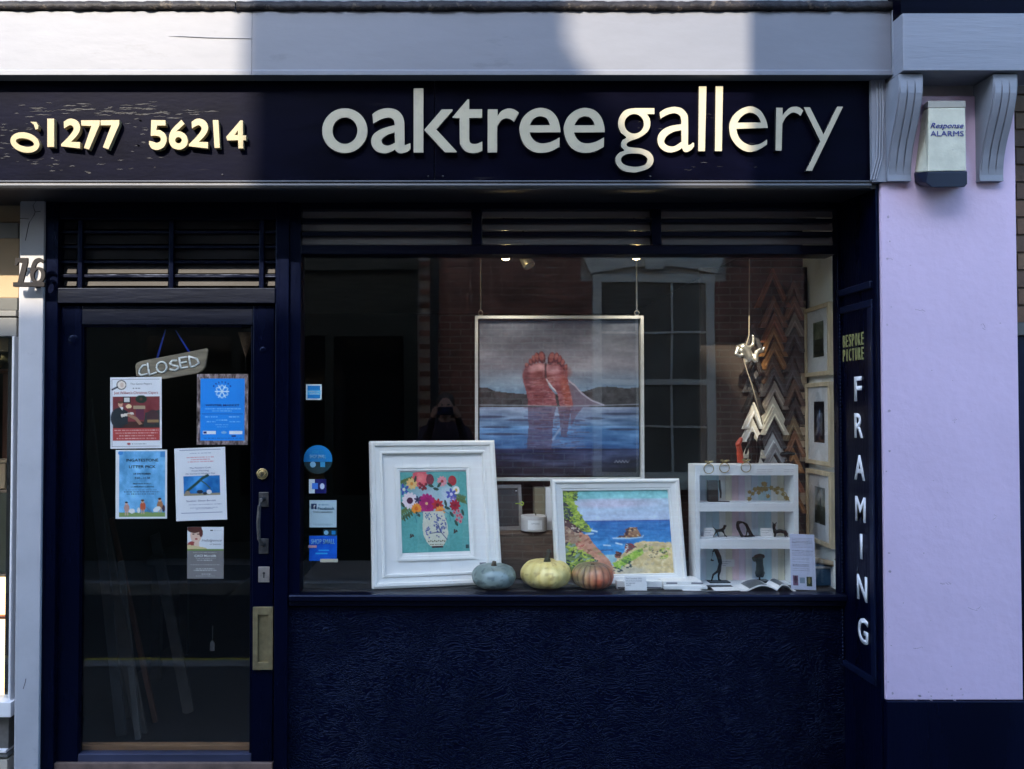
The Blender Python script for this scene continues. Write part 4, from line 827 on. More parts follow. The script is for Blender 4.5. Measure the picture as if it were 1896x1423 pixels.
# ================================================================== CLOSED SIGN
Yc = 3.62; S0 = (240, 600, 8.243)
cs = thing('closed_sign', 'driftwood board hand painted CLOSED, hung on blue ribbon inside the door', 'sign', V(318, 695, Yc))
DRIFT = mat('grey_driftwood', (.20, .165, .12), .75, var=.35, vscale=14, stretch=(.8, 1, 5), bump=.5, bscale=40, wear=(.12, .055, .04), wscale=7, wamt=.66, wstretch=(.6, 1, 2.5))
brd = [(85, 640), (105, 590), (170, 560), (380, 520), (640, 470), (900, 420), (1080, 382), (1180, 365), (1197, 395), (1180, 500), (1160, 640), (1110, 710), (1030, 750), (800, 790), (520, 838), (300, 815), (100, 795), (92, 740)]
build(MB().prism(to_xz(zpts(brd, *S0), Yc), (), Yc, Yc + .016), 'board', DRIFT, cs, bevel=.003)
ST = [[(245, 625), (200, 630), (155, 690), (145, 745), (180, 782), (265, 762)], [(275, 600), (288, 690), (305, 775), (405, 738)], [(715, 552), (650, 555), (615, 595), (660, 628), (735, 640), (745, 675), (695, 705), (622, 690)], [(870, 500), (758, 515), (768, 590), (785, 672), (880, 655)], [(772, 592), (862, 574)], [(905, 490), (918, 570), (932, 652), (1000, 640), (1058, 592), (1030, 530), (905, 490)],
      [(490 + 76 * math.cos(a), 655 + 82 * math.sin(a)) for a in [2 * math.pi * k / 14 for k in range(15)]]]
for st in ST:
    pts = [V(*q, Yc) for q in zpts(st, *S0)]; build(MB().chain([(q.x, Yc - .0005, q.z, .0042) for q in pts], 8), 'painted_letter', INKW, cs, smooth=True)
RIB = mat('blue_ribbon', (.01, .05, .42), .4, var=.2)
for a, b in (((540, 80), (410, 515)), ((695, 90), (895, 415))):
    p, q = [V(*k, Yc) for k in zpts([a, b], *S0)]; m = MB(); vs = []; n = 8
    for i in range(n + 1):
        f_ = i / n; x = p.x + (q.x - p.x) * f_; z = p.z + (q.z - p.z) * f_; wd = .0022 + .0022 * f_; tw = f_ * 2
        vs += [(x - wd * math.cos(tw * .5), Yc + .006 - wd * math.sin(tw), z), (x + wd * math.cos(tw * .5), Yc + .006 + wd * math.sin(tw), z), (x + wd, Yc + .008 + wd * math.sin(tw), z)]
    fs = [(i * 3 + j, i * 3 + (j + 1) % 3, i * 3 + 3 + (j + 1) % 3, i * 3 + 3 + j) for i in range(n) for j in range(3)]
    build(m.add(vs, fs), 'ribbon', RIB, cs)
# wicker cone hanging by the door
wc = thing('hanging_cone', 'brown wicker cone hanging on a chain inside the door top right', 'ornament', V(455, 660, 3.7)); p = V(455, 660, 3.7)
m = MB().lathe([(.002, 0), (.016, .045), (.034, .105), (.036, .11)], (p.x, 3.7, p.z), 14); build(m, 'cone', mat('wicker', (.16, .10, .07), .8, var=.5, vscale=60), wc)
m = MB()
for i in range(9): m.lathe([(.003, 0), (.0045, .002), (.003, .004)], (p.x + .001 * (-1) ** i, 3.7, p.z - .006 - i * .007), 8)
build(m, 'chain', STEEL, wc)

# ================================================================== BEHIND THE DOOR
DW = [mat('stock_%s' % n, c_, .6, var=.3, vscale=10, stretch=(1, 1, .2)) for n, c_ in (('pale', (.05, .045, .042)), ('rust', (.06, .024, .014)), ('dark', (.012, .010, .010)), ('grey', (.030, .030, .033)), ('white', (.075, .075, .075)))]
rows_ = [(150, 640, 205, 1180, 4.15, .05, 3), (160, 820, 262, 1370, 4.1, .06, 0), (205, 960, 283, 1320, 4.25, .025, 1), (285, 990, 310, 1120, 4.7, .06, 3), (180, 980, 225, 1300, 4.3, .05, 0), (222, 1040, 245, 1270, 4.12, .03, 4)]
nm = ['long dark frame length leaning highest behind the door', 'long pale frame length leaning nearest behind the door glass', 'thin rust coloured frame length leaning behind the door', 'grey frame length leaning right of the others behind the door', 'pale frame length leaning at the back left behind the door', 'short white frame length leaning behind the door']
for (x0, y0, x1, y1, Y, wd, k), lab in zip(rows_, nm):
    a, b = V(x0, y0, Y + .15), V(x1, y1, Y - .1)
    if b.z > .05: f_ = (b.z - .02) / (a.z - b.z); b = b + (b - a) * f_
    d = (b - a).normalized(); sd = Vector((d.z, 0, -d.x)).normalized() * wd / 2; bk_ = Vector((0, .02, .004))
    o = build(MB().add([a - sd, a + sd, b + sd, b - sd, a - sd + bk_, a + sd + bk_, b + sd + bk_, b - sd + bk_], [(0, 1, 2, 3), (7, 6, 5, 4), (0, 4, 5, 1), (1, 5, 6, 2), (2, 6, 7, 3), (3, 7, 4, 0)]), 'frame_length', DW[k], None, bevel=.002)
    tag(o, lab, 'frame length', 'frame lengths leaning behind the door')
tb = thing('work_table', 'dim low table standing deep inside behind the door', 'table', (-1.25, 5.0, .02))
build(MB().box(-1.75, -.85, 4.75, 5.35, .70, .74), 'tabletop', DW[3], tb, bevel=.004)
for x in (-1.7, -.9):
    for y in (4.8, 5.3): build(MB().box(x - .025, x + .025, y - .025, y + .025, .02, .70), 'leg', DW[2], tb)
p = V(393, 1205, 3.63); tg = thing('price_tag', 'small hanging swing tag on string low behind the door glass', 'tag', p)
build(MB().prism([(-.010 + p.x, p.z), (.010 + p.x, p.z), (.010 + p.x, p.z + .035), (.004 + p.x, p.z + .045), (-.004 + p.x, p.z + .045), (-.010 + p.x, p.z + .035)], (), 3.63, 3.632), 'card', mat('dim_grey_card', (.03, .03, .035), .7), tg)
build(MB().tube([(p.x, 3.631, p.z + .044), (p.x + .001, 3.631, p.z + .11)], .0007, 5), 'string', DW[4], tg)

# ================================================================== WINDOW STICKERS
YS = 3.5955
def sticker(label, cx, y1, w, h, cv, outline=None):
    t = thing('window_sticker', label, 'sticker', V(cx, y1, YS)); W_, H_ = w * PX(YS), h * PX(YS)
    sheet(cv, 'print', W_, H_, PRINT, t, 0, 0, 0, 1.35); build(MB().box(-W_ / 2, W_ / 2, .0004, .0008, 0, H_), 'backing', PAPER, t, local=True); return t, W_, H_
c = Cv(40, 40, (214, 236, 246)); c.rect(.1, .1, .9, .9, (12, 122, 196)); c.rect(.1, .38, .92, .68, (70, 176, 224)); c.poly([(.88, 1), (1, .88), (1, 1)], (90, 100, 110))
t, W_, H_ = sticker('small square blue payment sticker, topmost on the window glass', 581, 740, 29, 29, c); ptext(t, W_, H_, 'AMERICAN', .5, .52, .1, .72, INKW); ptext(t, W_, H_, 'EXPRESS', .56, .66, .1, .6, INKW)
t = thing('window_sticker', 'round blue SHOP SMALL sticker on the window glass', 'sticker', V(588.5, 877, YS)); rr_ = 26.5 * PX(YS)
BLU = mat('bright_blue_vinyl', (.012, .24, .62), .4, var=.08); TEAL = mat('dark_teal_vinyl', (.012, .045, .06), .4); LBL = mat('pale_blue_vinyl', (.30, .58, .80), .4)
arc = lambda a0, a1, n=24: [(rr_ * math.cos(R(a0 + (a1 - a0) * k / n)), rr_ + rr_ * math.sin(R(a0 + (a1 - a0) * k / n))) for k in range(n + 1)]
build(MB().prism(arc(-9, 189), (), 0, .0006), 'upper_field', BLU, t, local=True); build(MB().prism(arc(189, 351), (), 0, .0006), 'lower_field', TEAL, t, local=True)
build(MB().prism(ellipse(-.022, rr_ - .022, .013, .013, 0, 16), (), -.0004, -.0001), 'emblem', LBL, t, local=True); build(MB().box(.011, .032, -.0004, -.0001, rr_ - .033, rr_ - .011), 'emblem', mat('mid_blue_vinyl', (.05, .35, .66), .4), t, local=True)
text('SHOP SMALL', 'lettering', LBL, t, (0, -.0006, rr_ + .006), .016, .072, .0002, bold=.01); text('LOVE TO', 'lettering', mat('mid_blue_vinyl', (0, 0, 0)), t, (0, -.0006, rr_ + .028), .013, .05, .0002)
c = Cv(44, 36, (10, 14, 92)); c.rect(0, 0, .34, 1, (206, 216, 240)); c.rect(.18, .28, .52, .7, (60, 120, 214)); c.ell(.76, .5, .13, .2, (196, 206, 236)); c.poly([(.9, .3), (1, .3), (1, .7), (.9, .7)], (10, 14, 92))
sticker('small dark blue contactless card sticker below the round one', 588, 913, 32, 26, c)
c = Cv(60, 60, (168, 190, 202)); c.rect(.06, .14, .27, .34, (22, 54, 96)); c.textline(.15, .33, .72, .05, (90, 130, 160), 2); c.textline(.86, .14, .86, .02, (90, 110, 126), 3); c.textline(.9, .2, .8, .02, (90, 110, 126), 4)
t, W_, H_ = sticker('pale square Facebook sticker in the middle of the sticker column', 598, 976, 50, 50, c); ptext(t, W_, H_, 'Facebook', .62, .345, .1, .62, mat('teal_ink', (.03, .12, .22), .7), .02); ptext(t, W_, H_, 'OaktreeGallery', .5, .455, .06, .72, INK); ptext(t, W_, H_, 'f', .18, .33, .16, None, INKW, .03)
c = Cv(56, 52, (8, 84, 196)); c.noise(14, 4, 4, 61); c.rect(.34, .55, .72, .60, (50, 160, 232)); c.rect(.24, .68, .66, .73, (50, 160, 232))
t, W_, H_ = sticker('square royal blue SHOP SMALL sticker, lowest on the window glass', 598, 1038, 51, 46, c); ptext(t, W_, H_, 'SHOP SMALL', .5, .32, .2, .86, LBL, .01)
build(MB().box(-.065, -.028, -.0012, -.0002, H_ * .52, H_ * .62), 'tape', mat('pink_tape', (.6, .35, .42), .6), t, local=True); build(MB().box(-.012, .066, -.0012, -.0002, -.006, .009), 'tape', mat('cream_tape', (.6, .56, .45), .6), t, local=True); build(MB().box(.0, .062, .0, .0008, H_ + .0005, H_ + .028), 'tab', TEAL, t, local=True); build(MB().prism(ellipse(.014, H_ + .014, .010, .010, 0, 14), (), -.0004, -.0001), 'emblem', LBL, t, local=True); build(MB().box(.038, .055, -.0004, -.0001, H_ + .006, H_ + .022), 'emblem', BLU, t, local=True)

# ================================================================== PICTURES IN THE WINDOW
def pic(name, label, px, py, Y, W_, H_, prof, fm, lean, yaw, cat='picture', rot=None, loc=None, back=.02):
    t = thing(name, label, cat, loc if loc is not None else (X(px, Y), Y, SHZ + .001), rot or (-R(lean), 0, R(yaw)))
    build(MB().frame(W_, H_, prof), 'frame', fm, t, local=True)
    i = prof[-1][0]; build(MB().box(-W_ / 2 + .004, W_ / 2 - .004, back - .003, back, .004, H_ - .004), 'backing_board', BLACK, t, local=True); return t
# feet in the sea
c = Cv(210, 208, (110, 112, 124)); c.grad(0, .30, (70, 76, 92), (124, 122, 134)); c.grad(.30, .47, (124, 122, 134), (112, 138, 164)); c.noise(26, 2, 9, 71, (c.Y < .47) * 1.); c.noise(14, 6, 30, 72, (c.Y < .47) * 1.)
hill = lambda pts: [(x, y) for x, y in pts] + [(1, .57), (0, .57)]
c.poly([(0, .435), (.05, .432), (.1, .455), (.18, .465), (.3, .475), (.42, .48), (.6, .47), (.66, .455), (.74, .43), (.8, .425), (.86, .43), (.92, .438), (1, .43), (1, .565), (0, .565)], (52, 50, 54)); c.noise(34, 26, 30, 73, ((c.Y > .43) & (c.Y < .56)) * 1.)
c.grad(.56, .68, (126, 136, 160), (74, 104, 140)); c.grad(.68, .82, (90, 130, 174), (52, 92, 140)); c.grad(.82, 1.01, (34, 46, 84), (16, 12, 24)); mw = (c.Y > .56) * 1.; c.noise(48, 3, 26, 74, mw); c.noise(30, 5, 50, 75, mw); c.noise(26, 3, 8, 79, mw)
for k, (x, y, rx) in enumerate(((.06, .62, .1), (.1, .685, .1), (.25, .64, .08), (.88, .60, .12), (.72, .63, .06), (.15, .73, .14), (.9, .70, .1), (.55, .59, .06))): c.ell(x, y, rx, .008, (34, 40, 66), 0, .7, .5)
SKIN_, SKD, SKL = (134, 74, 80), (86, 42, 54), (182, 136, 142)
u_ = lambda P: [((x - 83) / 1257, (y - 97) / 1260) for x, y in P]
c.poly(u_([(780, 575), (830, 610), (880, 668), (960, 740), (1070, 786), (815, 796)]), (104, 92, 108)); c.line(u_([(785, 585), (835, 625), (890, 690), (965, 745), (1060, 782)]), .010, (176, 170, 184), .8)
def tone(P, col, al=.8, soft=.7, rx=.03, ry=.03, rot=0):
    for q in u_(P): c.ell(q[0], q[1], rx, ry, col, rot, al, soft)
c.poly(u_([(425, 560), (428, 515), (448, 480), (500, 455), (560, 440), (604, 450), (606, 570), (636, 640), (676, 690), (694, 790), (468, 790), (462, 720), (448, 650), (432, 600)]), SKIN_)
c.poly(u_([(602, 530), (606, 480), (625, 440), (680, 425), (740, 445), (780, 495), (778, 552), (788, 640), (808, 720), (822, 792), (716, 792), (700, 690), (655, 625), (612, 565)]), SKIN_)
for x, y, rx, ry in ((460, 466, 19, 22), (490, 438, 19, 30), (514, 416, 19, 36), (540, 400, 21, 42), (578, 398, 28, 50)): q = u_([(x, y)])[0]; c.ell(q[0], q[1], rx / 1257, ry / 1260, SKD, -.15); c.ell(q[0] - .003, q[1] - .007, rx * .68 / 1257, ry * .7 / 1260, (150, 86, 82), -.15, .9, .4)
for x, y, rx, ry in ((650, 408, 28, 54), (688, 400, 20, 42), (714, 420, 19, 38), (738, 446, 18, 34), (762, 482, 17, 30)): q = u_([(x, y)])[0]; c.ell(q[0], q[1], rx / 1257, ry / 1260, SKD, .25); c.ell(q[0] + .002, q[1] - .008, rx * .68 / 1257, ry * .7 / 1260, (150, 86, 82), .25, .9, .4)
tone([(500, 490), (545, 478), (585, 480)], SKL, .7, .9, .035, .02, -.2); tone([(640, 500), (680, 490)], SKL, .7, .9, .03, .026, .3); tone([(455, 540), (470, 600)], SKD, .6, .9, .022, .05); tone([(560, 545), (520, 560)], (116, 60, 60), .6, .9, .04, .03); tone([(640, 570), (770, 520)], (112, 58, 60), .6, .9, .03, .03); tone([(765, 680), (750, 620), (778, 740)], (140, 66, 52), .6, .8, .025, .06, -.15)
c.line(u_([(612, 575), (650, 632), (684, 668)]), .009, (214, 206, 212), .8); c.line(u_([(606, 450), (604, 500), (606, 560)]), .012, (60, 34, 42), .9)
r_ = random.Random(8)
for k in range(60): x = r_.uniform(450, 640); y = r_.uniform(560, 785); q = u_([(x, y), (x + r_.uniform(20, 60), y + r_.uniform(-10, 10))]); c.line(q, .005, r_.choice([SKL, SKD, (160, 104, 100)]), .5)
for k in range(24): x = r_.uniform(690, 790); y = r_.uniform(600, 785); q = u_([(x, y), (x + r_.uniform(14, 34), y + r_.uniform(-8, 8))]); c.line(q, .005, r_.choice([SKL, SKD]), .5)
c.line(u_([(84, 782), (460, 786), (700, 796), (1070, 784), (1338, 776)]), .007, (170, 178, 192), .6)
c.poly(u_([(466, 798), (690, 798), (664, 900), (652, 1140), (456, 1140), (470, 960)]), (84, 56, 76), .6); c.poly(u_([(700, 798), (806, 798), (790, 900), (768, 1040), (724, 1030), (716, 900)]), (88, 54, 68), .6); c.poly(u_([(806, 798), (900, 800), (850, 860), (800, 960)]), (100, 78, 98), .7)
for k in range(130): x = r_.uniform(430, 860); y = r_.uniform(800, 1130); q = u_([(x, y), (x + r_.uniform(30, 120), y + r_.uniform(-5, 5))]); c.line(q, .006, r_.choice([(50, 58, 92), (110, 116, 150), (84, 50, 66), (70, 90, 130)]), .5)
c.line(u_([(660, 1060), (700, 1000), (722, 970)]), .012, (150, 160, 186), .7)
for k in range(9): x = .845 + k * .01; c.line([(x, .905 + .006 * (-1) ** k), (x + .01, .905 - .006 * (-1) ** k)], .005, (150, 146, 150), .8)
c.noise(9, 60, 60, 76); c.noise(7, 20, 90, 77); fm_ = ((c.X > .27) & (c.X < .58) & (c.Y > .2) & (c.Y < .57) & (c.a[..., 0] > c.a[..., 2] + 18)) * 1.; c.noise(34, 14, 26, 78, fm_); c.noise(26, 40, 60, 70, fm_)
Yp = 3.98; W_, H_ = 312 * PX(Yp), 305 * PX(Yp)
ft = pic('hanging_painting', 'large square painting of two bare feet rising from the sea', 0, 0, Yp, W_, H_, [(0, .03), (0, -.012), (.014, -.012), (.016, .02)], mat('thin_cream_frame', (.66, .66, .66), .5, var=.06), 0, 0, 'painting', (0, 0, 0), V(1036, 889.5, Yp), .03)
sheet(c, 'canvas', W_ - .044, H_ - .044, PRINTG, ft, .004, .022, 0, 1.35); build(MB().box(-W_ / 2 + .022, W_ / 2 - .022, .005, .026, .022, H_ - .022), 'stretcher', BLACK, ft, local=True)
CORD = mat('pale_cord', (.22, .21, .20), .7)
for px in (890, 1180):
    x = X(px, Yp) - ft.location.x
    m = MB(); m.tube([(x + .011 * math.cos(a), 0, H_ + .014 + .012 * math.sin(a)) for a in [2 * math.pi * k / 12 for k in range(13)]], .0025, 6, False); build(m, 'ring', CORD, ft, local=True, smooth=True)
    build(MB().tube([(x, .0, H_ + .026), (x, .0, 2.538 - ft.location.z)], .0022, 6), 'cord', CORD, ft, local=True)
# flowers
c = Cv(150, 170, (96, 172, 170)); c.noise(10, 3, 6, 81); c.noise(6, 30, 30, 82)
c.ell(.55, .36, .2, .2, (190, 204, 220), 0, .7, .7); c.ell(.72, .3, .12, .14, (214, 216, 236), 0, .6, .7); c.ell(.3, .3, .2, .12, (196, 190, 214), 0, .5, .8)
def fl(x, y, r, col, cen, n=10, in_=None, cr=.3):
    r = r * 1.25; x = .5 + (x - .5) * 1.12
    for k in range(n): a = 2 * math.pi * k / n + x * 9; c.ell(x + r * .6 * math.cos(a), y + r * .6 * math.sin(a) * .9, r * .48, r * .24, col, a)
    if in_: c.ell(x, y, r * .62, r * .56, in_)
    c.ell(x, y, r * cr, r * cr * .9, cen)
def frond(x0, y0, x1, y1, n, col, ln=.05):
    c.line([(x0, y0), (x1, y1)], .008, col)
    for k in range(n):
        t_ = k / n; x, y = x0 + (x1 - x0) * t_, y0 + (y1 - y0) * t_
        c.ell(x, y - ln * .4, .011, ln * .5, col, .5); c.ell(x + .01, y + ln * .3, .010, ln * .45, col, -.5)
OL = (92, 112, 58)
frond(.04, .14, .2, .09, 7, OL); frond(.02, .54, .2, .44, 7, (104, 124, 66), .09); frond(.78, .32, .96, .38, 8, OL, .07); frond(.06, .58, .2, .5, 4, (66, 84, 50), .05)
fl(.33, .08, .09, (226, 96, 108), (240, 130, 130), 14, (236, 112, 118)); c.ell(.45, .1, .055, .07, (116, 44, 62)); c.poly([(.41, .1), (.43, .04), (.45, .08), (.47, .04), (.5, .1), (.48, .16), (.42, .16)], (132, 48, 66)); fl(.61, .125, .055, (226, 150, 160), (170, 50, 60)); c.ell(.77, .12, .06, .065, (178, 46, 56)); c.ell(.77, .12, .03, .03, (140, 34, 46)); c.ell(.76, .11, .045, .03, (206, 70, 76), .4, .6)
for x, y in ((.3, .15), (.33, .17), (.36, .19), (.3, .2), (.34, .22), (.39, .16), (.38, .21)): c.ell(x, y, .021, .019, (126, 26, 44))
fl(.22, .15, .06, (232, 190, 120), (220, 140, 60)); fl(.12, .22, .06, (60, 86, 170), (220, 220, 200), 5); c.ell(.82, .24, .05, .05, (244, 240, 234)); c.ell(.82, .24, .02, .022, (214, 170, 60)); fl(.72, .29, .06, (80, 90, 180), (220, 214, 240), 6); fl(.74, .36, .04, (130, 110, 190), (220, 214, 240), 6)
fl(.19, .36, .085, (236, 218, 226), (80, 26, 60), 12, None, .42); fl(.4, .40, .1, (182, 24, 116), (236, 190, 130), 14, (166, 20, 104), .16); fl(.54, .42, .065, (196, 50, 52), (120, 20, 34), 8, (186, 44, 48)); fl(.27, .46, .055, (242, 150, 44), (230, 110, 30), 12, None, .4); fl(.57, .5, .055, (242, 156, 66), (236, 120, 60), 10, None, .4); fl(.76, .43, .06, (170, 22, 50), (130, 14, 40), 9, (170, 22, 50)); fl(.29, .35, .04, (66, 46, 90), (40, 30, 60), 6)
for x, y in ((.78, .52), (.82, .56), (.86, .55), (.81, .61), (.86, .63), (.88, .58), (.84, .5)): c.ell(x, y, .024, .024, (214, 120, 134)); c.ell(x, y, .01, .01, (170, 60, 80))
for x, y, a in ((.05, .41, .9), (.26, .53, .8), (.9, .52, 1.2), (.74, .54, .9), (.66, .40, 1.3), (.68, .46, .4), (.53, .22, .2), (.58, .17, 2.3), (.46, .18, .3), (.73, .17, .6), (.8, .65, 1.1), (.24, .09, 1.9)): c.ell(x, y, .042, .018, (46, 74, 64), a)
c.line([(.24, .63), (.22, .56), (.27, .51), (.35, .495)], .012, (74, 140, 156)); c.line([(.62, .49), (.71, .54), (.72, .62)], .012, (74, 140, 156))
vase = [(.33, .5), (.62, .5), (.64, .57), (.67, .66), (.68, .78), (.64, .87), (.60, .925), (.42, .925), (.37, .87), (.325, .78), (.32, .66), (.335, .57)]
c.poly(vase, (216, 216, 200)); c.poly([(.44, .925), (.6, .925), (.6, .945), (.44, .945)], (66, 40, 46))
rv = random.Random(12)
for k in range(70):
    x, y = rv.gauss(.57, .06), rv.gauss(.66, .065)
    if .34 < x < .66 and .52 < y < .84: c.ell(x, y, .011, .010, rv.choice([(96, 108, 160), (126, 136, 182), (84, 92, 146)]))
for k in range(16): c.ell(rv.gauss(.4, .02), rv.gauss(.73, .035), .010, .009, (84, 96, 166))
for k in range(14): c.ell(rv.gauss(.4, .03), rv.gauss(.56, .025), .010, .009, (90, 120, 160))
c.line([(.42, .77), (.5, .76), (.58, .76), (.66, .85)], .01, (46, 54, 110)); c.line([(.55, .68), (.57, .76)], .01, (46, 54, 110))
for k in range(9): c.ell(.40 + k * .028, .865 + .004 * (-1) ** k, .010, .010, (90, 84, 60)); c.ell(.42 + k * .024, .905, .008, .007, (104, 96, 66))
for x, y in ((.16, .80), (.78, .76)): c.ell(x, y, .032, .010, (66, 50, 46), -.6); c.ell(x - .01, y - .016, .012, .022, (66, 50, 46), .3); c.ell(x + .022, y - .012, .010, .02, (66, 50, 46), -.5)
c.rect(.92, .92, .965, .965, (26, 70, 74))
c.noise(12, 50, 50, 83)
FW, FH = .60, .672
PR = [(0, .022), (0, -.016), (.010, -.022), (.022, -.020), (.026, -.012), (.046, -.008), (.050, -.014), (.058, -.014), (.062, .004), (.062, .008)]
fp = pic('framed_picture', 'white framed print of a flower vase on turquoise, leaning in the window', 811, 1093, 3.705, FW, FH, PR, WHITE, 13, 11)
for n_, i0, i1, y0 in (('mount', .060, .125, .004), ('inner_mount', .118, .142, .0005)):
    build(MB().frame(FW, FH, [(i0, y0 + .006), (i0, y0), (i1 - .003, y0), (i1, y0 + .005)]), n_, CARD, fp, local=True)
build(MB().frame(FW, FH, [(.118, .004), (.118, -.003), (.128, -.003), (.130, .003)]), 'mount_bead', WHITE, fp, local=True)
sheet(c, 'print', FW - .27, FH - .30, PRINT, fp, .0062, .155, 0, .95); build(MB().box(-FW / 2 + .06, FW / 2 - .06, .007, .010, .06, FH - .06), 'mount_base', CARD, fp, local=True)
build(MB().box(FW / 2 - .10, FW / 2 - .07, .0005, .0009, .066, .10), 'maker_label', INKG, fp, local=True)
# coast
c = Cv(150, 120, (150, 190, 200)); c.grad(0, .12, (120, 190, 192), (146, 204, 206)); c.grad(.12, .37, (176, 196, 212), (182, 196, 222)); c.noise(20, 3, 8, 91, (c.Y < .37) * 1.); c.noise(14, 6, 20, 92, (c.Y < .37) * 1.); c.ell(.45, .17, .4, .05, (206, 186, 204), 0, .6, .9)
c.grad(.37, .76, (48, 112, 178), (58, 142, 200)); c.noise(34, 5, 20, 93, ((c.Y > .37) & (c.Y < .76)) * 1.); c.rect(0, .366, 1, .384, (66, 96, 158), .7)
rv = random.Random(5)
def inside(x, y, P):
    r_ = False
    for i in range(len(P)):
        (x1, y1), (x2, y2) = P[i], P[i - 1]
        if (y1 > y) != (y2 > y) and x < (x2 - x1) * (y - y1) / (y2 - y1) + x1: r_ = not r_
    return r_
def dabs(P, n, cols, sz, base=None):
    if base: c.poly(P, base)
    xs = [p[0] for p in P]; ys_ = [p[1] for p in P]; k = 0
    while k < n:
        x, y = rv.uniform(min(xs), max(xs)), rv.uniform(min(ys_), max(ys_)); k += 1
        if not inside(x, y, P): continue
        a = rv.uniform(-.9, .5); l_, w_ = sz * rv.uniform(.6, 1.5), sz * rv.uniform(.25, .6); ca, sa = math.cos(a), math.sin(a)
        c.poly([(x + (q * ca - r_ * sa), y + (q * sa + r_ * ca) * 1.2) for q, r_ in ((-l_, -w_ * .4), (-l_ * .2, -w_), (l_, -w_ * .3), (l_ * .5, w_), (-l_ * .6, w_ * .8))], rv.choice(cols))
GRN = [(166, 182, 66), (138, 164, 54), (108, 138, 56), (184, 194, 84), (74, 98, 70)]; DKB = [(48, 62, 70), (58, 74, 70), (40, 50, 60)]
sand = [(.46, .84), (.52, .76), (.6, .68), (.72, .61), (.85, .62), (1, .645), (1, 1.01), (.40, 1.01)]
dabs(sand, 260, [(214, 192, 142), (206, 180, 128), (222, 202, 156), (196, 176, 140)], .03, (212, 188, 138)); c.ell(.58, .95, .16, .05, (172, 166, 152), 0, .7, .7)
dabs([(0, .4), (.12, .5), (.22, .53), (.26, .62), (.33, .72), (.41, .83), (.46, 1.01), (0, 1.01)], 140, [(200, 140, 116), (184, 104, 90), (216, 166, 138), (206, 150, 122), (150, 96, 80), (170, 150, 110)], .025, (190, 136, 112))
dabs([(0, .38), (.12, .47), (.13, .58), (.1, .62), (0, .62)], 60, [(166, 134, 112), (184, 156, 132), (130, 96, 86), (150, 120, 100)], .022, (160, 128, 108))
dabs([(0, .33), (.06, .34), (.13, .42), (.18, .49), (.12, .51), (.03, .43), (0, .42)], 40, [(70, 46, 56), (94, 60, 62), (196, 176, 160), (56, 44, 56)], .018, (82, 56, 60))
dabs([(0, 0), (.143, 0), (.134, .11), (.1, .16), (.134, .19), (.134, .25), (.158, .288), (.19, .36), (.24, .44), (.258, .485), (.214, .50), (.18, .49), (.12, .425), (.04, .344), (0, .33)], 330, GRN, .02, (148, 168, 62)); dabs([(0, .15), (.05, .17), (.09, .3), (.06, .34), (0, .34)], 60, DKB, .018); dabs([(.10, .0), (.143, 0), (.13, .1), (.1, .13)], 16, DKB + GRN, .016)
dabs([(0, .62), (.1, .63), (.12, .7), (.24, .76), (.28, .82), (.26, .92), (.1, .98), (0, 1.0)], 150, GRN + DKB + [(130, 150, 140)], .024, (110, 130, 70))
dabs([(.44, .87), (.55, .785), (.65, .715), (.72, .69), (.72, .76), (.62, .83), (.52, .90), (.46, .93)], 110, [(158, 192, 74), (128, 168, 60), (184, 204, 100), (96, 128, 62)], .02, (150, 186, 72)); dabs([(.44, .90), (.6, .84), (.6, .90), (.5, .95), (.44, .95)], 26, DKB + [(140, 150, 146)], .016)
dabs([(.72, .66), (.83, .64), (.86, .70), (.74, .74)], 24, [(176, 190, 90), (206, 190, 140), (150, 150, 90)], .018); dabs([(.88, .70), (.97, .70), (.95, .80), (.89, .82)], 22, [(184, 194, 84), (150, 170, 70), (74, 90, 66)], .018); dabs([(.74, .70), (.9, .74), (.9, .80), (.76, .80)], 14, DKB + [(110, 90, 70)], .010)
dabs([(.455, .78), (.475, .72), (.53, .74), (.50, .80), (.46, .80)], 16, [(70, 44, 44), (120, 70, 58), (160, 96, 76)], .014, (84, 54, 50)); dabs([(.55, .70), (.565, .63), (.63, .64), (.66, .68), (.60, .72), (.56, .75)], 24, [(150, 52, 56), (220, 216, 206), (50, 48, 60), (96, 50, 54)], .013, (110, 70, 70))
rock = [(.488, .565), (.506, .545), (.556, .537), (.568, .501), (.587, .457), (.618, .449), (.668, .449), (.689, .481), (.711, .537), (.714, .561), (.6, .566)]
c.poly(rock, (150, 110, 80)); dabs(rock, 46, [(206, 168, 118), (170, 124, 88), (120, 78, 62), (222, 190, 140)], .014); c.poly([(.568, .501), (.587, .457), (.612, .45), (.60, .50), (.59, .54), (.565, .545)], (78, 50, 52)); c.poly([(.488, .565), (.506, .545), (.556, .54), (.57, .56)], (74, 52, 56)); c.poly([(.62, .47), (.64, .455), (.65, .49), (.63, .50)], (84, 54, 52))
for q, wd in (([(.45, .572), (.6, .578), (.72, .566), (.735, .545)], .009), ([(.36, .65), (.42, .655)], .012), ([(.475, .628), (.53, .645)], .014), ([(.255, .478), (.305, .492)], .014), ([(.2, .52), (.27, .515)], .011), ([(.33, .71), (.44, .705)], .008)): c.line(q, wd, (230, 236, 242) if q[0][0] != .33 else (52, 60, 100), .85)
c.noise(20, 40, 34, 95); c.noise(16, 12, 24, 96)
CW, CH = .612, .487
PR2 = [(0, .02), (0, -.014), (.008, -.020), (.014, -.020), (.020, -.010), (.040, -.006), (.044, -.002), (.050, -.002), (.053, .006), (.053, .010)]
cp = pic('framed_painting', 'white framed coastal painting of a rock in blue sea, leaning in the window', 1150, 1088, 3.72, CW, CH, PR2, WHITE, 11, 6, 'painting')
sheet(c, 'canvas', CW - .104, CH - .092, PRINTG, cp, .007, .046, 0, 1.25)
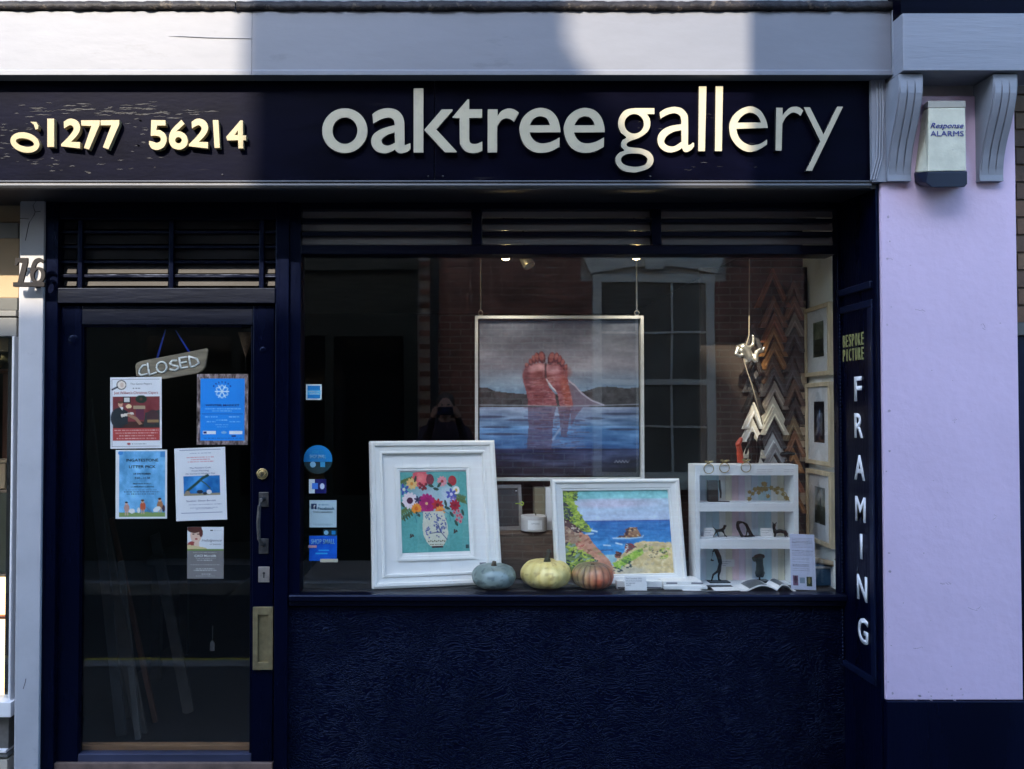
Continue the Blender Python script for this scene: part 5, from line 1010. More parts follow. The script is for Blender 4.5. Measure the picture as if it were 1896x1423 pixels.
# three small framed photographs on the white side wall
def side_pic(label, y0, y1, cv):
    Yc_ = 3.79; z0, z1 = Z(y1, 3.8), Z(y0, 3.8); W2, H2 = .29, z1 - z0; ang = math.atan2(xw1 - xw0, 4.02 - 3.602)
    xx = xw0 + (xw1 - xw0) * (Yc_ - 3.602) / .418 - .026
    t = thing('framed_photograph', label, 'picture', (xx, Yc_, z0), (0, 0, R(-90) - ang), 'small oak framed photographs on the side wall')
    build(MB().frame(W2, H2, [(0, .02), (0, -.002), (.003, -.004), (.019, -.004), (.021, .004)]), 'frame', OAK, t, local=True)
    build(MB().box(-W2 / 2 + .01, W2 / 2 - .01, .008, .018, .01, H2 - .01), 'mount', mat('pale_blue_mount', (.80, .82, .88), .6), t, local=True)
    sheet(cv, 'photograph', W2 * .42, H2 * .50, PRINT, t, .0072, H2 * .27, .0, .9)
    build(MB().box(-W2 / 2 + .02, W2 / 2 - .02, .002, .004, .02, H2 - .02), 'pane', GLASSF, t, local=True)
c = Cv(40, 56, (70, 84, 74)); c.grad(0, .5, (96, 110, 92), (120, 124, 100)); c.grad(.5, 1.01, (36, 40, 38), (14, 16, 20)); c.noise(40, 8, 5, 1, (c.Y < .6) * 1.); side_pic('top small oak framed photograph of a misty grove on the side wall', 566, 696, c)
c = Cv(40, 56, (10, 14, 30)); c.ell(.45, .6, .12, .3, (30, 60, 110), .1, .8, .8); c.ell(.55, .3, .06, .12, (130, 160, 200), .2, .9, .8); side_pic('middle small oak framed photograph of a pale figure in darkness on the side wall', 708, 860, c)
c = Cv(40, 56, (150, 156, 150)); c.grad(0, .5, (120, 130, 136), (186, 186, 170)); c.grad(.5, 1.01, (96, 96, 80), (60, 66, 56)); c.line([(.55, .3), (.55, .5)], .08, (60, 60, 64)); side_pic('bottom small oak framed photograph of a hazy field on the side wall', 870, 1006, c)

# ================================================================== PUMPKINS, CANDLE, BOOKS
def pumpkin(label, px0, px1, ytop, Y, ribs, col, depth, stem, seed, cat='pumpkin'):
    Rr = (px1 - px0) / 2 * PX(Y); cx = X((px0 + px1) / 2, Y); Hh = Z(ytop, Y) - SHZ
    t = thing('pumpkin', label, cat, (cx, Y, SHZ + .001)); n, m_ = 96, 30; co = []; colr = []
    nf = fbm(n, m_ + 1, 8, 4, 4, seed); nf2 = fbm(n, m_ + 1, 30, 14, 3, seed + 1)
    for j in range(m_ + 1):
        ph = -math.pi / 2 + math.pi * j / m_
        for k in range(n):
            th = 2 * math.pi * k / n; rib = abs(math.cos(ribs * th / 2 + seed + .5 * math.sin(2 * th + seed) + .3 * math.sin(3 * th))) ** .7
            r0 = Rr * (math.cos(ph) ** .62) * (1 - depth * (1 - rib)) * (1 + .09 * (nf[j, k] - .5) + .015 * (nf2[j, k] - .5)); z = Hh / 2 + Hh / 2 * math.sin(ph) * (1 if abs(ph) < 1.2 else 1 - .16 * (abs(ph) - 1.2) / .37)
            co.append((r0 * math.cos(th), r0 * math.sin(th), max(0, z))); colr.append(col(th, j / m_, rib, nf[j, k], nf2[j, k]))
    me = bpy.data.meshes.new('flesh'); me.from_pydata(co, [], [(j * n + k, j * n + (k + 1) % n, (j + 1) * n + (k + 1) % n, (j + 1) * n + k) for j in range(m_) for k in range(n)]); me.update()
    at = me.color_attributes.new('ink', 'FLOAT_COLOR', 'POINT'); at.data.foreach_set('color', np.array([srgb(*q) + (1,) for q in np.clip(colr, 0, 255)], np.float32).ravel())
    link('flesh', me, mat_print('pumpkin_skin', .42), t, smooth=True)
    build(MB().tube(*stem(Hh, Rr), 9), 'stem', mat('dry_stem_%d' % seed, (.10, .075, .05) if seed != 3 else (.05, .055, .04), .8, var=.4, vscale=50, bump=.5), t, local=True, smooth=True); return t
L3 = lambda a, b, t_: tuple(a[i] * (1 - t_) + b[i] * t_ for i in range(3))
pumpkin('grey blue pumpkin standing left of the yellow pumpkin', 873, 955, 1044, 3.672, 9, lambda th, v, rib, a, b: L3(L3((104, 122, 122), (150, 164, 160), a), (80, 96, 100), (b > .62) * .6), .035, lambda H_, R_: ([(0, 0, H_ - .012), (.002, 0, H_ + .005), (.003, 0, H_ + .012)], [.014, .010, .009]), 2)
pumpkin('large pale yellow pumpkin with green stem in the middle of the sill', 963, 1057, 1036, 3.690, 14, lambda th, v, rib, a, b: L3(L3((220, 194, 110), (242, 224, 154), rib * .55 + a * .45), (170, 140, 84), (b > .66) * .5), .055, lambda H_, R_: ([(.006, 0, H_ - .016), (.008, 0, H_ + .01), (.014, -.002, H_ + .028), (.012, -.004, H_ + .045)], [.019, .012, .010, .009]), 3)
def strc(th, v, rib, a, b):
    base = L3((140, 126, 92), (206, 184, 128), a); red = L3((186, 84, 64), (212, 126, 92), b); f_ = min(1, max(0, (math.cos(th - .1) * .5 + .5) * 1.2 + (a - .5)))
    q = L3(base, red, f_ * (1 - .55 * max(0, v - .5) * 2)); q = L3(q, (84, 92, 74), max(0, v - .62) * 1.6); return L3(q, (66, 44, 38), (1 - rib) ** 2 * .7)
pumpkin('ribbed red and green striped pumpkin right of the yellow pumpkin', 1057, 1135, 1042, 3.672, 16, strc, .09, lambda H_, R_: ([(0, 0, H_ - .02), (.001, 0, H_ - .004)], [.012, .008]), 4)
lg = thing('wooden_block', 'dark brown wooden block behind the pumpkins', 'wood block', (X(972, 3.86), 3.95, SHZ + .001))
x0, x1 = X(915, 3.86), X(1026, 3.86); build(MB().box(x0, x1, 3.86, 4.06, SHZ + .001, Z(987, 3.86)), 'block', mat('old_brown_timber', (.10, .068, .05), .75, var=.5, vscale=9, stretch=(.5, 1, 4), bump=.6, bscale=30), lg, bevel=.006)
zt_ = Z(987, 3.86) + .001
cj = thing('candle_jar', 'low white candle jar with paper label on the brown block', 'candle', (X(988, 3.9), 3.905, zt_)); Rj = 24.5 * PX(3.88); Hj = .072
build(MB().lathe([(Rj * .94, .0), (Rj, .004), (Rj, Hj - .008), (Rj * .97, Hj)], (0, 0, .006), 32), 'jar', mat('milky_glass', (.62, .60, .60), .2, var=.05), cj, local=True, smooth=False); build(MB().lathe([(Rj * .96, 0), (Rj * .98, .005)], (0, 0, 0), 32), 'base', BRONZE, cj, local=True)
m = MB(); vs = []
for k in range(9): a = R(-90 - 32 + k * 8); vs += [((Rj + .001) * math.cos(a), (Rj + .001) * math.sin(a), .018), ((Rj + .001) * math.cos(a), (Rj + .001) * math.sin(a), .062)]
build(m.add(vs, [(2 * k, 2 * k + 2, 2 * k + 3, 2 * k + 1) for k in range(8)]), 'label', PAPER, cj, local=True); text('CANDLE', 'lettering', INKG, cj, (0, -Rj - .0025, .044), .007, .04, .0002); build(MB().lathe([(.003, 0), (.002, .02)], (.01, 0, Hj - .002), 6), 'wick', BLACK, cj, local=True)
sf = thing('small_frame', 'small grey framed slate leaning left of the candle', 'picture', (X(943, 3.95), 3.955, zt_), (-R(9), 0, R(10))); build(MB().frame(.135, .22, [(0, .012), (0, -.004), (.016, -.004), (.018, .004)]), 'frame', mat('grey_wash_wood', (.30, .28, .27), .6, var=.15), sf, local=True); build(MB().box(-.06, .06, .004, .01, .01, .21), 'slate', mat('dark_slate', (.06, .06, .065), .6, var=.15), sf, local=True); build(MB().lathe([(.006, 0), (.004, .003)], (.042, -.003, .188), 10), 'pin', PAPER, sf, local=True)
for px0, px1, y0, nm_, m_, lb in ((990, 1009, 902, 'book', mat('khaki_cloth', (.22, .19, .12), .7), 'khaki book standing upright behind the candle jar'), (1010, 1022, 902, 'book', CARD, 'thin white book standing beside the khaki book')):
    Y = 3.96; t = thing(nm_, lb, 'book', (X((px0 + px1) / 2, Y), Y, zt_)); x0, x1 = X(px0, Y), X(px1, Y); z1 = Z(y0, Y)
    build(MB().box(x0, x1, Y, Y + .003, zt_, z1).box(x0, x0 + .002, Y + .003, Y + .09, zt_, z1).box(x1 - .002, x1, Y + .003, Y + .09, zt_, z1), 'cover', m_, t); build(MB().box(x0 + .0025, x1 - .0025, Y + .0035, Y + .088, zt_ + .003, z1 - .003), 'pages', PAPER, t)
lt = V(966, 932, 3.93); t = thing('lime_tag', 'tiny lime green ring tag beside the grey frame', 'tag', lt); build(MB().tube([(lt.x + .008 * math.cos(a), 3.93, lt.z + .008 * math.sin(a)) for a in [2 * math.pi * k / 12 for k in range(13)]], .003, 6, False), 'ring', mat('lime_plastic', (.45, .62, .05), .5), t); build(MB().box(lt.x - .03, lt.x - .008, 3.932, 3.938, lt.z - .002, lt.z + .002), 'strap', MATS['lime_plastic'], t)

# ================================================================== WHITE DISPLAY CABINET AND ITS FIGURINES
YK = 3.74; kx0, kx1 = X(1286, YK), X(1477, YK); kz1 = Z(860, YK); kd = .105
K = thing('display_cabinet', 'white painted shelf cabinet with three compartments and pastel striped back', 'cabinet', ((kx0 + kx1) / 2, YK, SHZ + .001))
KW = mat('white_cabinet_paint', (.82, .83, .85), .5, var=.04)
b0 = SHZ + .001
build(MB().box(kx0, kx0 + .022, YK, YK + kd, b0, kz1), 'side', KW, K, bevel=.001); build(MB().box(kx1 - .022, kx1, YK, YK + kd, b0, kz1), 'side', KW, K, bevel=.001)
xi0, xi1 = kx0 + .0222, kx1 - .0222
ys = [(860, 880), (931, 947), (998, 1016), (1083, 1090)]
for i, (a, b) in enumerate(ys): build(MB().box(xi0, xi1, YK + .0005, YK + kd, Z(b, YK) if i < 3 else b0, Z(a, YK)), 'shelf' if i else 'top_rail', KW, K, bevel=.001)
PAST = [(.75, .78, .82), (.50, .72, .82), (.82, .64, .72), (.62, .74, .86), (.84, .84, .80), (.76, .66, .80), (.55, .74, .80), (.78, .76, .62)]
n_ = 14; ww = (xi1 - xi0) / n_
for i in range(n_): build(MB().box(xi0 + i * ww + .0006, xi0 + (i + 1) * ww - .0006, YK + kd + .0005, YK + kd + .006, b0, kz1), 'back_slat', mat('pastel_%d' % (i * 3 % 8), PAST[i * 3 % 8], .6, var=.08, vscale=20, stretch=(3, 1, .4)), K)
def zs(i): return Z(ys[i][0], YK)
def kcard(label, px, i, w, h, Y, lines=3, txt=None):
    z = zs(i) + .001; t = thing('price_card', label, 'card', (X(px, Y), Y, z), (-R(8), 0, 0)); build(MB().box(-w / 2, w / 2, 0, .001, 0, h), 'card', CARD, t, local=True); 
    for k in range(lines): text(txt or 'bronze figure', 'lettering', INKG, t, (-w * .42, -.0004, h * (.68 - .26 * k)), h * .13, w * (.8 - .22 * (k % 2)), .0002, align='LEFT')
kcard('white price card behind the small walking dog', 1312, 2, .05, .042, YK + .06); kcard('white price card left of the standing cat figure', 1418, 2, .055, .042, YK + .06)
p = V(1349, 1045, YK + .05); t = thing('price_card', 'white price card beside the golfer statuette', 'card', (p.x + .008, YK + .095, p.z - .018)); build(MB().box(-.036, .036, 0, .001, 0, .034), 'card', CARD, t, local=True); [text('golfer', 'lettering', INKG, t, (-.03, -.0004, .022 - .009 * k), .005, .05 - .012 * k, .0002, align='LEFT') for k in range(3)]
for px, lb in ((1418, 'long white label on the cabinet top rail'), (1462, 'short white label at the right end of the cabinet top rail')):
    p = V(px, 876, YK - .001); t = thing('shelf_label', lb, 'card', (p.x, YK - .0014, p.z)); w_ = .09 if px == 1418 else .055; build(MB().box(-w_ / 2, w_ / 2, 0, .001, 0, .026), 'card', PAPER, t, local=True); [text('bronze resin', 'lettering', INKG, t, (-w_ * .44, -.0003, .015 - .009 * k), .004, w_ * .8, .0001, align='LEFT') for k in range(2)]
def fig3(name, label, cat, pts_px, Y, m, base=None, vox=.0022, stand=None, part='figure'):
    """figurine from limbs given as lists of (px, py, dY, radius px)"""
    k = PX(Y); allp = [q for ch in pts_px for q in ch]; cx = sum(q[0] for q in allp) / len(allp); z0 = stand if stand is not None else min(Z(q[1], Y) - q[3] * k for q in allp)
    t = thing(name, label, cat, (X(cx, Y), Y, z0)); mb = MB(); lo = min(V(q[0], q[1], Y).z - q[3] * k for q in allp); dz = (z0 - lo) if stand is not None else 0
    for ch in pts_px: mb.chain([(V(q[0], q[1], Y).x, Y + q[2] * k, V(q[0], q[1], Y).z + dz, q[3] * k) for q in ch])
    build(mb, part, m, t, remesh=vox); return t
S = 5.269; zo = lambda x, y: (1270 + x / S, 840 + y / S)
def zc(*q): return [zo(a, b) + (d, r) for a, b, d, r in q]
Yg = YK + .055
fig3('dog_figurine', 'small bronze walking dog on the middle cabinet shelf', 'figurine', [zc((300, 768, 0, 2.6), (345, 765, 0, 2.9), (372, 745, 0, 2.4), (378, 722, 0, 2.3), (392, 722, 0, 1.4)), zc((300, 765, 0, 1.4), (275, 745, 0, .9), (266, 732, 0, .7)), zc((300, 770, -2, 1.7), (278, 800, -2, 1.1), (262, 828, -2, .9)), zc((305, 772, 2, 1.7), (312, 800, 2, 1.1), (322, 828, 2, .9)), zc((360, 770, -2, 1.6), (372, 800, -2, 1.1), (395, 828, -2, .9)), zc((356, 772, 2, 1.6), (380, 800, 2, 1.1), (384, 826, 2, .9))], Yg, BRONZE, stand=zs(2) + .0005)
fig3('dog_figurine', 'bronze pair of seated dogs leaning together on the middle shelf', 'figurine', [zc((545, 820, 0, 3), (520, 770, 0, 2.8), (505, 720, 0, 2.6), (512, 690, 0, 3), (545, 690, 0, 2.2)), zc((500, 690, -1, 1.8), (492, 720, -1, 1.3)), zc((530, 800, -2, 1.6), (500, 760, -2, 1), (488, 735, -2, .8)), zc((640, 815, 0, 3.4), (610, 760, 0, 3.2), (588, 712, 0, 2.8), (560, 692, 0, 2.0)), zc((600, 740, -2, 1.6), (588, 800, -2, 1.2), (580, 828, -2, 1.2)), zc((640, 818, 0, 2.4), (668, 825, 0, 1.2)), zc((545, 822, 0, 1.6), (580, 826, 0, 1.4), (640, 824, 0, 1.8))], Yg, BRONZE, stand=zs(2) + .0005)
fig3('cat_figurine', 'bronze standing animal with pricked ears at the right of the middle shelf', 'figurine', [zc((870, 780, 0, 3.6), (920, 770, 0, 3.7), (965, 780, 0, 3.6), (985, 800, 0, 2.2)), zc((870, 775, 0, 3), (858, 740, 0, 2.6), (862, 712, 0, 3.2)), zc((848, 700, -2, 1.4), (842, 684, -2, .8)), zc((880, 702, 2, 1.4), (888, 688, 2, .8)), zc((868, 790, -2, 1.8), (860, 826, -2, 1.2)), zc((880, 795, 2, 1.8), (876, 826, 2, 1.2)), zc((962, 795, -2, 1.8), (964, 826, -2, 1.2)), zc((984, 800, 2, 1.8), (992, 826, 2, 1.2))], Yg, BRONZE, stand=zs(2) + .0005)
gf = fig3('golfer_statuette', 'tall dark bronze golfer at the end of his swing in the bottom compartment', 'statuette', [zc((275, 965, 0, 3.0), (300, 1000, 0, 4.2), (325, 1060, 0, 4.4), (335, 1110, 0, 3.8)), zc((262, 945, 0, 2.4), (272, 965, 0, 2.6)), zc((335, 1110, -2, 3.2), (310, 1190, -3, 2.6), (262, 1225, -3, 1.8), (250, 1270, -3, 1.5), (246, 1284, -3, 1.5)), zc((338, 1110, 2, 3.2), (335, 1190, 2, 2.6), (322, 1240, 2, 1.9), (325, 1284, 2, 1.7), (345, 1286, 2, 1.5)), zc((300, 990, -3, 2.2), (272, 985, -4, 1.8), (258, 1000, -4, 1.4)), zc((258, 1000, -4, .8), (248, 1050, -4, .6), (242, 1080, -4, .6)), zc((240, 1084, -4, 1.5), (262, 1088, -4, 1.4))], Yg, BRONZE, stand=zs(3) + .006)
build(MB().box(X(1310, Yg), X(1348, Yg), Yg - .02, Yg + .03, zs(3) + .0005, zs(3) + .0065), 'base', BRONZE, gf, bevel=.002)
to = fig3('torso_statuette', 'dark green torso statuette on a stand in the bottom compartment', 'statuette', [zc((690, 985, 0, 5.2), (722, 975, 0, 5.2), (748, 975, 0, 4)), zc((660, 995, 0, 3.2), (668, 1015, 0, 2.6)), zc((715, 1000, 0, 7), (720, 1050, 0, 6.2), (722, 1095, 0, 7.2), (720, 1135, 0, 7.4)), zc((700, 1135, 0, 5), (700, 1160, 0, 4)), zc((742, 1135, 0, 5), (740, 1160, 0, 4.2))], Yg, mat('verdigris_bronze', (.025, .035, .033), .45, .4, var=.5, vscale=50, bump=.5, bscale=80), stand=Z(1069, Yg))
p = V(1406.5, 1072, Yg); build(MB().tube([(p.x, Yg, zs(3) + .01), (p.x, Yg, Z(1064, Yg))], .004, 8).box(p.x - .038, p.x + .038, Yg - .02, Yg + .02, zs(3) + .0005, zs(3) + .012), 'stand', BRONZE, to)
# top compartment: dark book end and ivy
be = thing('dark_plaque', 'dark upright plaque with a slim figure in the top compartment', 'ornament', (X(1320, Yg), Yg, zs(1) + .001))
build(MB().box(X(1310, Yg), X(1329, Yg), Yg, Yg + .02, zs(1) + .0008, Z(889, Yg)), 'plaque', mat('dark_brown_plaque', (.035, .028, .026), .5), be, bevel=.002); q = [V(*zo(a, b), Yg) for a, b in ((322, 262), (326, 330), (335, 380), (333, 425))]
build(MB().chain([(k.x, Yg - .008, k.z, r) for k, r in zip(q, (.005, .006, .004, .003))]).box(X(1310, Yg) + .0002, X(1348, Yg), Yg - .012, Yg - .0002, zs(1) + .0008, zs(1) + .004), 'figure', BRONZE, be)
iv = thing('ivy_ornament', 'antique brass ivy spray ornament in the top compartment', 'ornament', (X(1422, Yg), Yg - .02, zs(1) + .001))
LF = [(0, -1), (.35, -.75), (.9, -.55), (.6, -.1), (.8, .45), (.3, .35), (0, 1), (-.3, .35), (-.8, .45), (-.6, -.1), (-.9, -.55), (-.35, -.75)]
spine = [(600, 460), (625, 400), (680, 350), (760, 320), (820, 330), (900, 340), (960, 380), (995, 455)]
sp = [V(*zo(*q), Yg) for q in spine]; dz_ = zs(1) + .004 - min(q.z for q in sp)
build(MB().tube([(q.x, Yg - .015, q.z + max(0, dz_)) for q in sp], .0022, 7), 'stem', GOLD, iv, smooth=True)
rg = random.Random(9)
for (x, y) in ((612, 440), (622, 370), (655, 385), (670, 345), (712, 340), (700, 375), (742, 350), (790, 345), (800, 410), (830, 330), (860, 350), (905, 335), (890, 375), (935, 350), (950, 390), (985, 430), (960, 420), (745, 290), (765, 300)):
    c_ = V(*zo(x, y), Yg - .02); a = rg.uniform(0, 6.3); k = PX(Yg) * rg.uniform(4.2, 6.4); ca, sa = math.cos(a), math.sin(a)
    pts = [(c_.x + k * (u * ca - v * sa), max(zs(1) + .003, c_.z + k * (u * sa + v * ca))) for u, v in LF]; yy = Yg - .02 + rg.uniform(-.012, .008)
    build(MB().prism(pts, (), yy, yy + .0018), 'leaf', GOLD, iv)
# three brass rings with little winged tops hung on the cabinet's top edge
for cx, cy, lb in ((225, 145, 'leftmost brass bee ring hung on the cabinet top'), (378, 135, 'middle brass bee ring hung on the cabinet top'), (588, 130, 'right hand brass bee ring hung on the cabinet top')):
    c_ = V(*zo(cx, cy), YK - .008); rr_ = 9 * PX(YK); t = thing('brass_ring', lb, 'ring', (c_.x, YK - .008, c_.z - rr_), group='brass rings along the cabinet top')
    build(MB().tube([(c_.x + rr_ * math.cos(a), YK - .006, c_.z + rr_ * math.sin(a)) for a in [2 * math.pi * k / 24 for k in range(25)]], .0019, 7, False), 'ring', GOLD, t, smooth=True)
    zt2 = c_.z + rr_ + .004; mb = MB().chain([(c_.x - .008, YK - .008, zt2, .0045), (c_.x + .004, YK - .010, zt2 + .004, .0055), (c_.x + .013, YK - .011, zt2 + .006, .0036)])
    build(mb, 'bee', GOLD, t, remesh=.0018)
    for s_ in (-1, 1): build(MB().prism([(c_.x, zt2 + .003), (c_.x + s_ * .010, zt2 + .012), (c_.x + s_ * .020, zt2 + .012), (c_.x + s_ * .022, zt2 + .005), (c_.x + s_ * .010, zt2 + .001)], (), YK - .012 + s_ * .003, YK - .011 + s_ * .003), 'wing', BRASSB, t)

# ================================================================== PAPERS ON THE SILL
c = Cv(64, 118, (204, 210, 236)); 
for y in list(np.arange(.075, .26, .027)) + list(np.arange(.30, .40, .027)) + [.43, .455, .50, .545, .57, .62, .65]: c.textline(y, .1, .9 if y < .4 else .75, .011, (110, 116, 140), int(y * 999))
c.rect(.1, .75, .30, .92, (120, 80, 110)); c.ell(.2, .82, .06, .07, (70, 40, 60)); c.rect(.36, .78, .56, .88, (130, 150, 170)); c.rect(.62, .76, .84, .93, (50, 66, 50)); c.ell(.73, .83, .05, .06, (140, 130, 90))
Y = 3.635; t = thing('information_sheet', 'white printed information sheet leaning beside the cabinet', 'paper', (X(1485, Y), Y, SHZ + .0015), (-R(8), R(2.5), R(2))); W_, H_ = 47 * PX(Y), 101 * PX(Y); sheet(c, 'print', W_, H_, PRINT, t, 0, 0, 0, 1.1); build(MB().box(-W_ / 2, W_ / 2, .0005, .0012, 0, H_), 'paper', PAPER, t, local=True)
Y = 3.625; t = thing('price_card', 'folded white price card in front of the coastal painting', 'card', (X(1176, Y), Y, SHZ + .001), (-R(12), 0, 0)); build(MB().box(-.049, .049, 0, .0012, 0, .062), 'card', PAPER, t, local=True)
for k, s_ in enumerate(('The Coastline, 2022', 'oil on board, framed', 'original', '495')): text(s_, 'lettering', INKG, t, (-.043, -.0004, .049 - k * .010), .006, (.072, .07, .04, .02)[k], .0002, align='LEFT')
t = thing('card_packet', 'flat white packets stacked right of the price card', 'packet', (X(1250, 3.66), 3.68, SHZ + .001))
for k, (a, b, y) in enumerate(((1228, 1308, 3.64), (1226, 1298, 3.66))):
    x0, x1 = X(a, y), X(b, y); z0 = SHZ + .001 + k * .0165; build(MB().box(x0, x1, y, y + .12, z0, z0 + .016), 'packet', (CARD, WHITE)[k], t, bevel=.002)
for x0, x1 in ((1232, 1252), (1278, 1300)): build(MB().box(X(x0, 3.66), X(x1, 3.66), 3.6594, 3.6597, SHZ + .022, SHZ + .029), 'print', INKG, t)
t = thing('wide_box', 'long low white box in front of the coastal frame', 'box', (X(1130, 3.66), 3.665, SHZ + .001)); build(MB().box(X(1140, 3.66), X(1224, 3.66), 3.655, 3.685, SHZ + .001, SHZ + .036), 'body', CARD, t, bevel=.002); build(MB().box(X(1142, 3.66), X(1222, 3.66), 3.6535, 3.6545, SHZ + .004, SHZ + .010), 'band', INKG, t)
# open magazine
t = thing('open_magazine', 'glossy magazine lying open in front of the cabinet', 'magazine', (X(1415, 3.64), 3.67, SHZ + .001)); x_ = X(1432, 3.63)
for sgn, nm_, wd, hg in ((-1, 'page_block', .16, .030), (1, 'page_block', .085, .034)):
    vs = []; n = 12
    for i in range(n + 1):
        f_ = i / n; z = .003 + hg * math.sin(math.pi * min(1, f_ * 1.05 + .08)) ** 1.2 * (1 - .25 * f_)
        for y in (3.607, 3.73): vs += [(x_ + sgn * f_ * wd, y, SHZ + z), (x_ + sgn * f_ * wd, y, SHZ + max(.001, z - .006))]
    fs = []
    for i in range(n):
        b_ = i * 4; fs += [(b_, b_ + 2, b_ + 6, b_ + 4), (b_ + 1, b_ + 5, b_ + 7, b_ + 3), (b_, b_ + 4, b_ + 5, b_ + 1), (b_ + 2, b_ + 3, b_ + 7, b_ + 6)]
    fs += [(0, 1, 3, 2), (n * 4, n * 4 + 2, n * 4 + 3, n * 4 + 1)]
    build(MB().add(vs, fs), nm_, PAPER, t, smooth=False)
    n0 = 3 if sgn < 0 else 2; vs2 = [(v[0], v[1] + (.004 if k % 2 == 0 else -.008), v[2] + .0006) for k, v in enumerate([vs[i * 4 + j] for i in range(n0, 10) for j in (0, 2)])]
    build(MB().add(vs2, [(2 * k, 2 * k + 2, 2 * k + 3, 2 * k + 1) for k in range(len(vs2) // 2 - 1)]), 'photo_page', mat('dark_photo_page', (.10, .11, .12), .3, var=.6, vscale=25), t)
# loose sheets
for px, lb, rz, w_ in ((1335, 'loose white sheet on the sill below the golfer', 4, .2), (1290, 'loose white sheet under the stacked packets', -3, .14)):
    o = build(MB().box(-w_ / 2, w_ / 2, -.025, .05, 0, .0007), 'loose_sheet', PAPER, None); o.location = (X(px, 3.64), 3.645, SHZ + .0003); o.rotation_euler = (0, 0, R(rz)); tag(o, lb, 'paper')
# driftwood and blue box in the corner
t = thing('blue_box', 'deep blue box in the right corner under the side wall', 'box', (X(1523, 3.72), 3.76, SHZ + .001)); build(MB().box(X(1500, 3.72), X(1539, 3.72), 3.72, 3.86, SHZ + .001, Z(1046, 3.72)), 'body', mat('deep_blue_card', (.012, .06, .13), .5, var=.2, stretch=(4, 1, .3)), t, bevel=.004); build(MB().box(X(1501, 3.72), X(1538, 3.72), 3.7185, 3.7195, Z(1052, 3.72), Z(1048, 3.72)), 'edge_band', mat('pale_edge', (.4, .4, .42), .6), t)
a, b = V(1496, 1036, 3.76), V(1553, 1042, 3.66); zd = Z(1046, 3.72) + .012; o = build(MB().chain([(a.x, 3.80, zd, .011), ((a.x + b.x) / 2, 3.745, zd + .0035, .013), (b.x - .012, 3.67, zd + .001, .011)], 10), 'driftwood', mat('pale_driftwood', (.30, .24, .17), .8, var=.3, vscale=20), None, smooth=True); tag(o, 'short piece of driftwood on top of the blue box', 'wood')
t = thing('white_post', 'white painted post with flaked base in the right window corner', 'post', (X(1549, 3.64), 3.65, SHZ + .001)); build(MB().box(X(1543, 3.64), X(1555, 3.64), 3.632, 3.654, SHZ + .001, Z(1038, 3.64)), 'post', WALLW, t, bevel=.003); build(MB().lathe([(.012, 0), (.014, .004), (.010, .010)], (X(1549, 3.64), 3.643, Z(1038, 3.64) + .0005), 10), 'knob', DRIFT, t)

# ================================================================== CORNER SAMPLES OF FRAME MOULDING
YM = 3.93
bd = build(MB().box(X(1300, YM + .02), xw1 - .004, YM + .035, YM + .06, SHZ + .002, Z(492, YM)), 'sample_board', mat('dark_brown_board', (.022, .015, .013), .7, var=.3), None); tag(bd, 'tall dark board hung with frame corner samples', 'board')
CC = {'rust': (.19, .065, .03), 'brown': (.14, .06, .028), 'orange': (.24, .11, .035), 'tan': (.28, .17, .08), 'dark': (.02, .016, .016), 'charcoal': (.045, .045, .05), 'taupe': (.22, .19, .16), 'cream': (.55, .50, .40), 'silver': (.42, .43, .44), 'grey': (.18, .185, .20), 'white': (.70, .66, .58), 'olive': (.14, .10, .05), 'black': (.012, .012, .013), 'red': (.50, .07, .03), 'walnut': (.07, .04, .025)}
ordn = ['top', 'second', 'third', 'fourth', 'fifth', 'sixth', 'seventh', 'eighth', 'ninth', 'tenth', 'eleventh', 'twelfth', 'thirteenth', 'fourteenth', 'fifteenth', 'sixteenth']
cols_ = [('left', 1396, [(600, 'charcoal', 54), (640, 'dark', 56), (676, 'charcoal', 50), (712, 'black', 52), (744, 'white', 50), (772, 'white', 46), (800, 'cream', 48), (826, 'white', 44), (850, 'red', 46)]),
         ('middle', 1433, [(496, 'rust', 74), (546, 'brown', 60), (576, 'rust', 58), (602, 'orange', 58), (628, 'orange', 56), (652, 'walnut', 58), (678, 'charcoal', 56), (704, 'taupe', 54), (730, 'cream', 54), (753, 'cream', 52), (776, 'charcoal', 54), (798, 'silver', 52), (820, 'grey', 50), (842, 'silver', 46)]),
         ('right', 1471, [(516, 'walnut', 52), (546, 'brown', 46), (576, 'taupe', 46), (606, 'charcoal', 46), (640, 'dark', 50), (672, 'charcoal', 48), (702, 'walnut', 50), (734, 'dark', 52), (766, 'olive', 50), (796, 'brown', 50), (828, 'orange', 48), (866, 'rust', 46), (906, 'orange', 44), (946, 'walnut', 44)])]
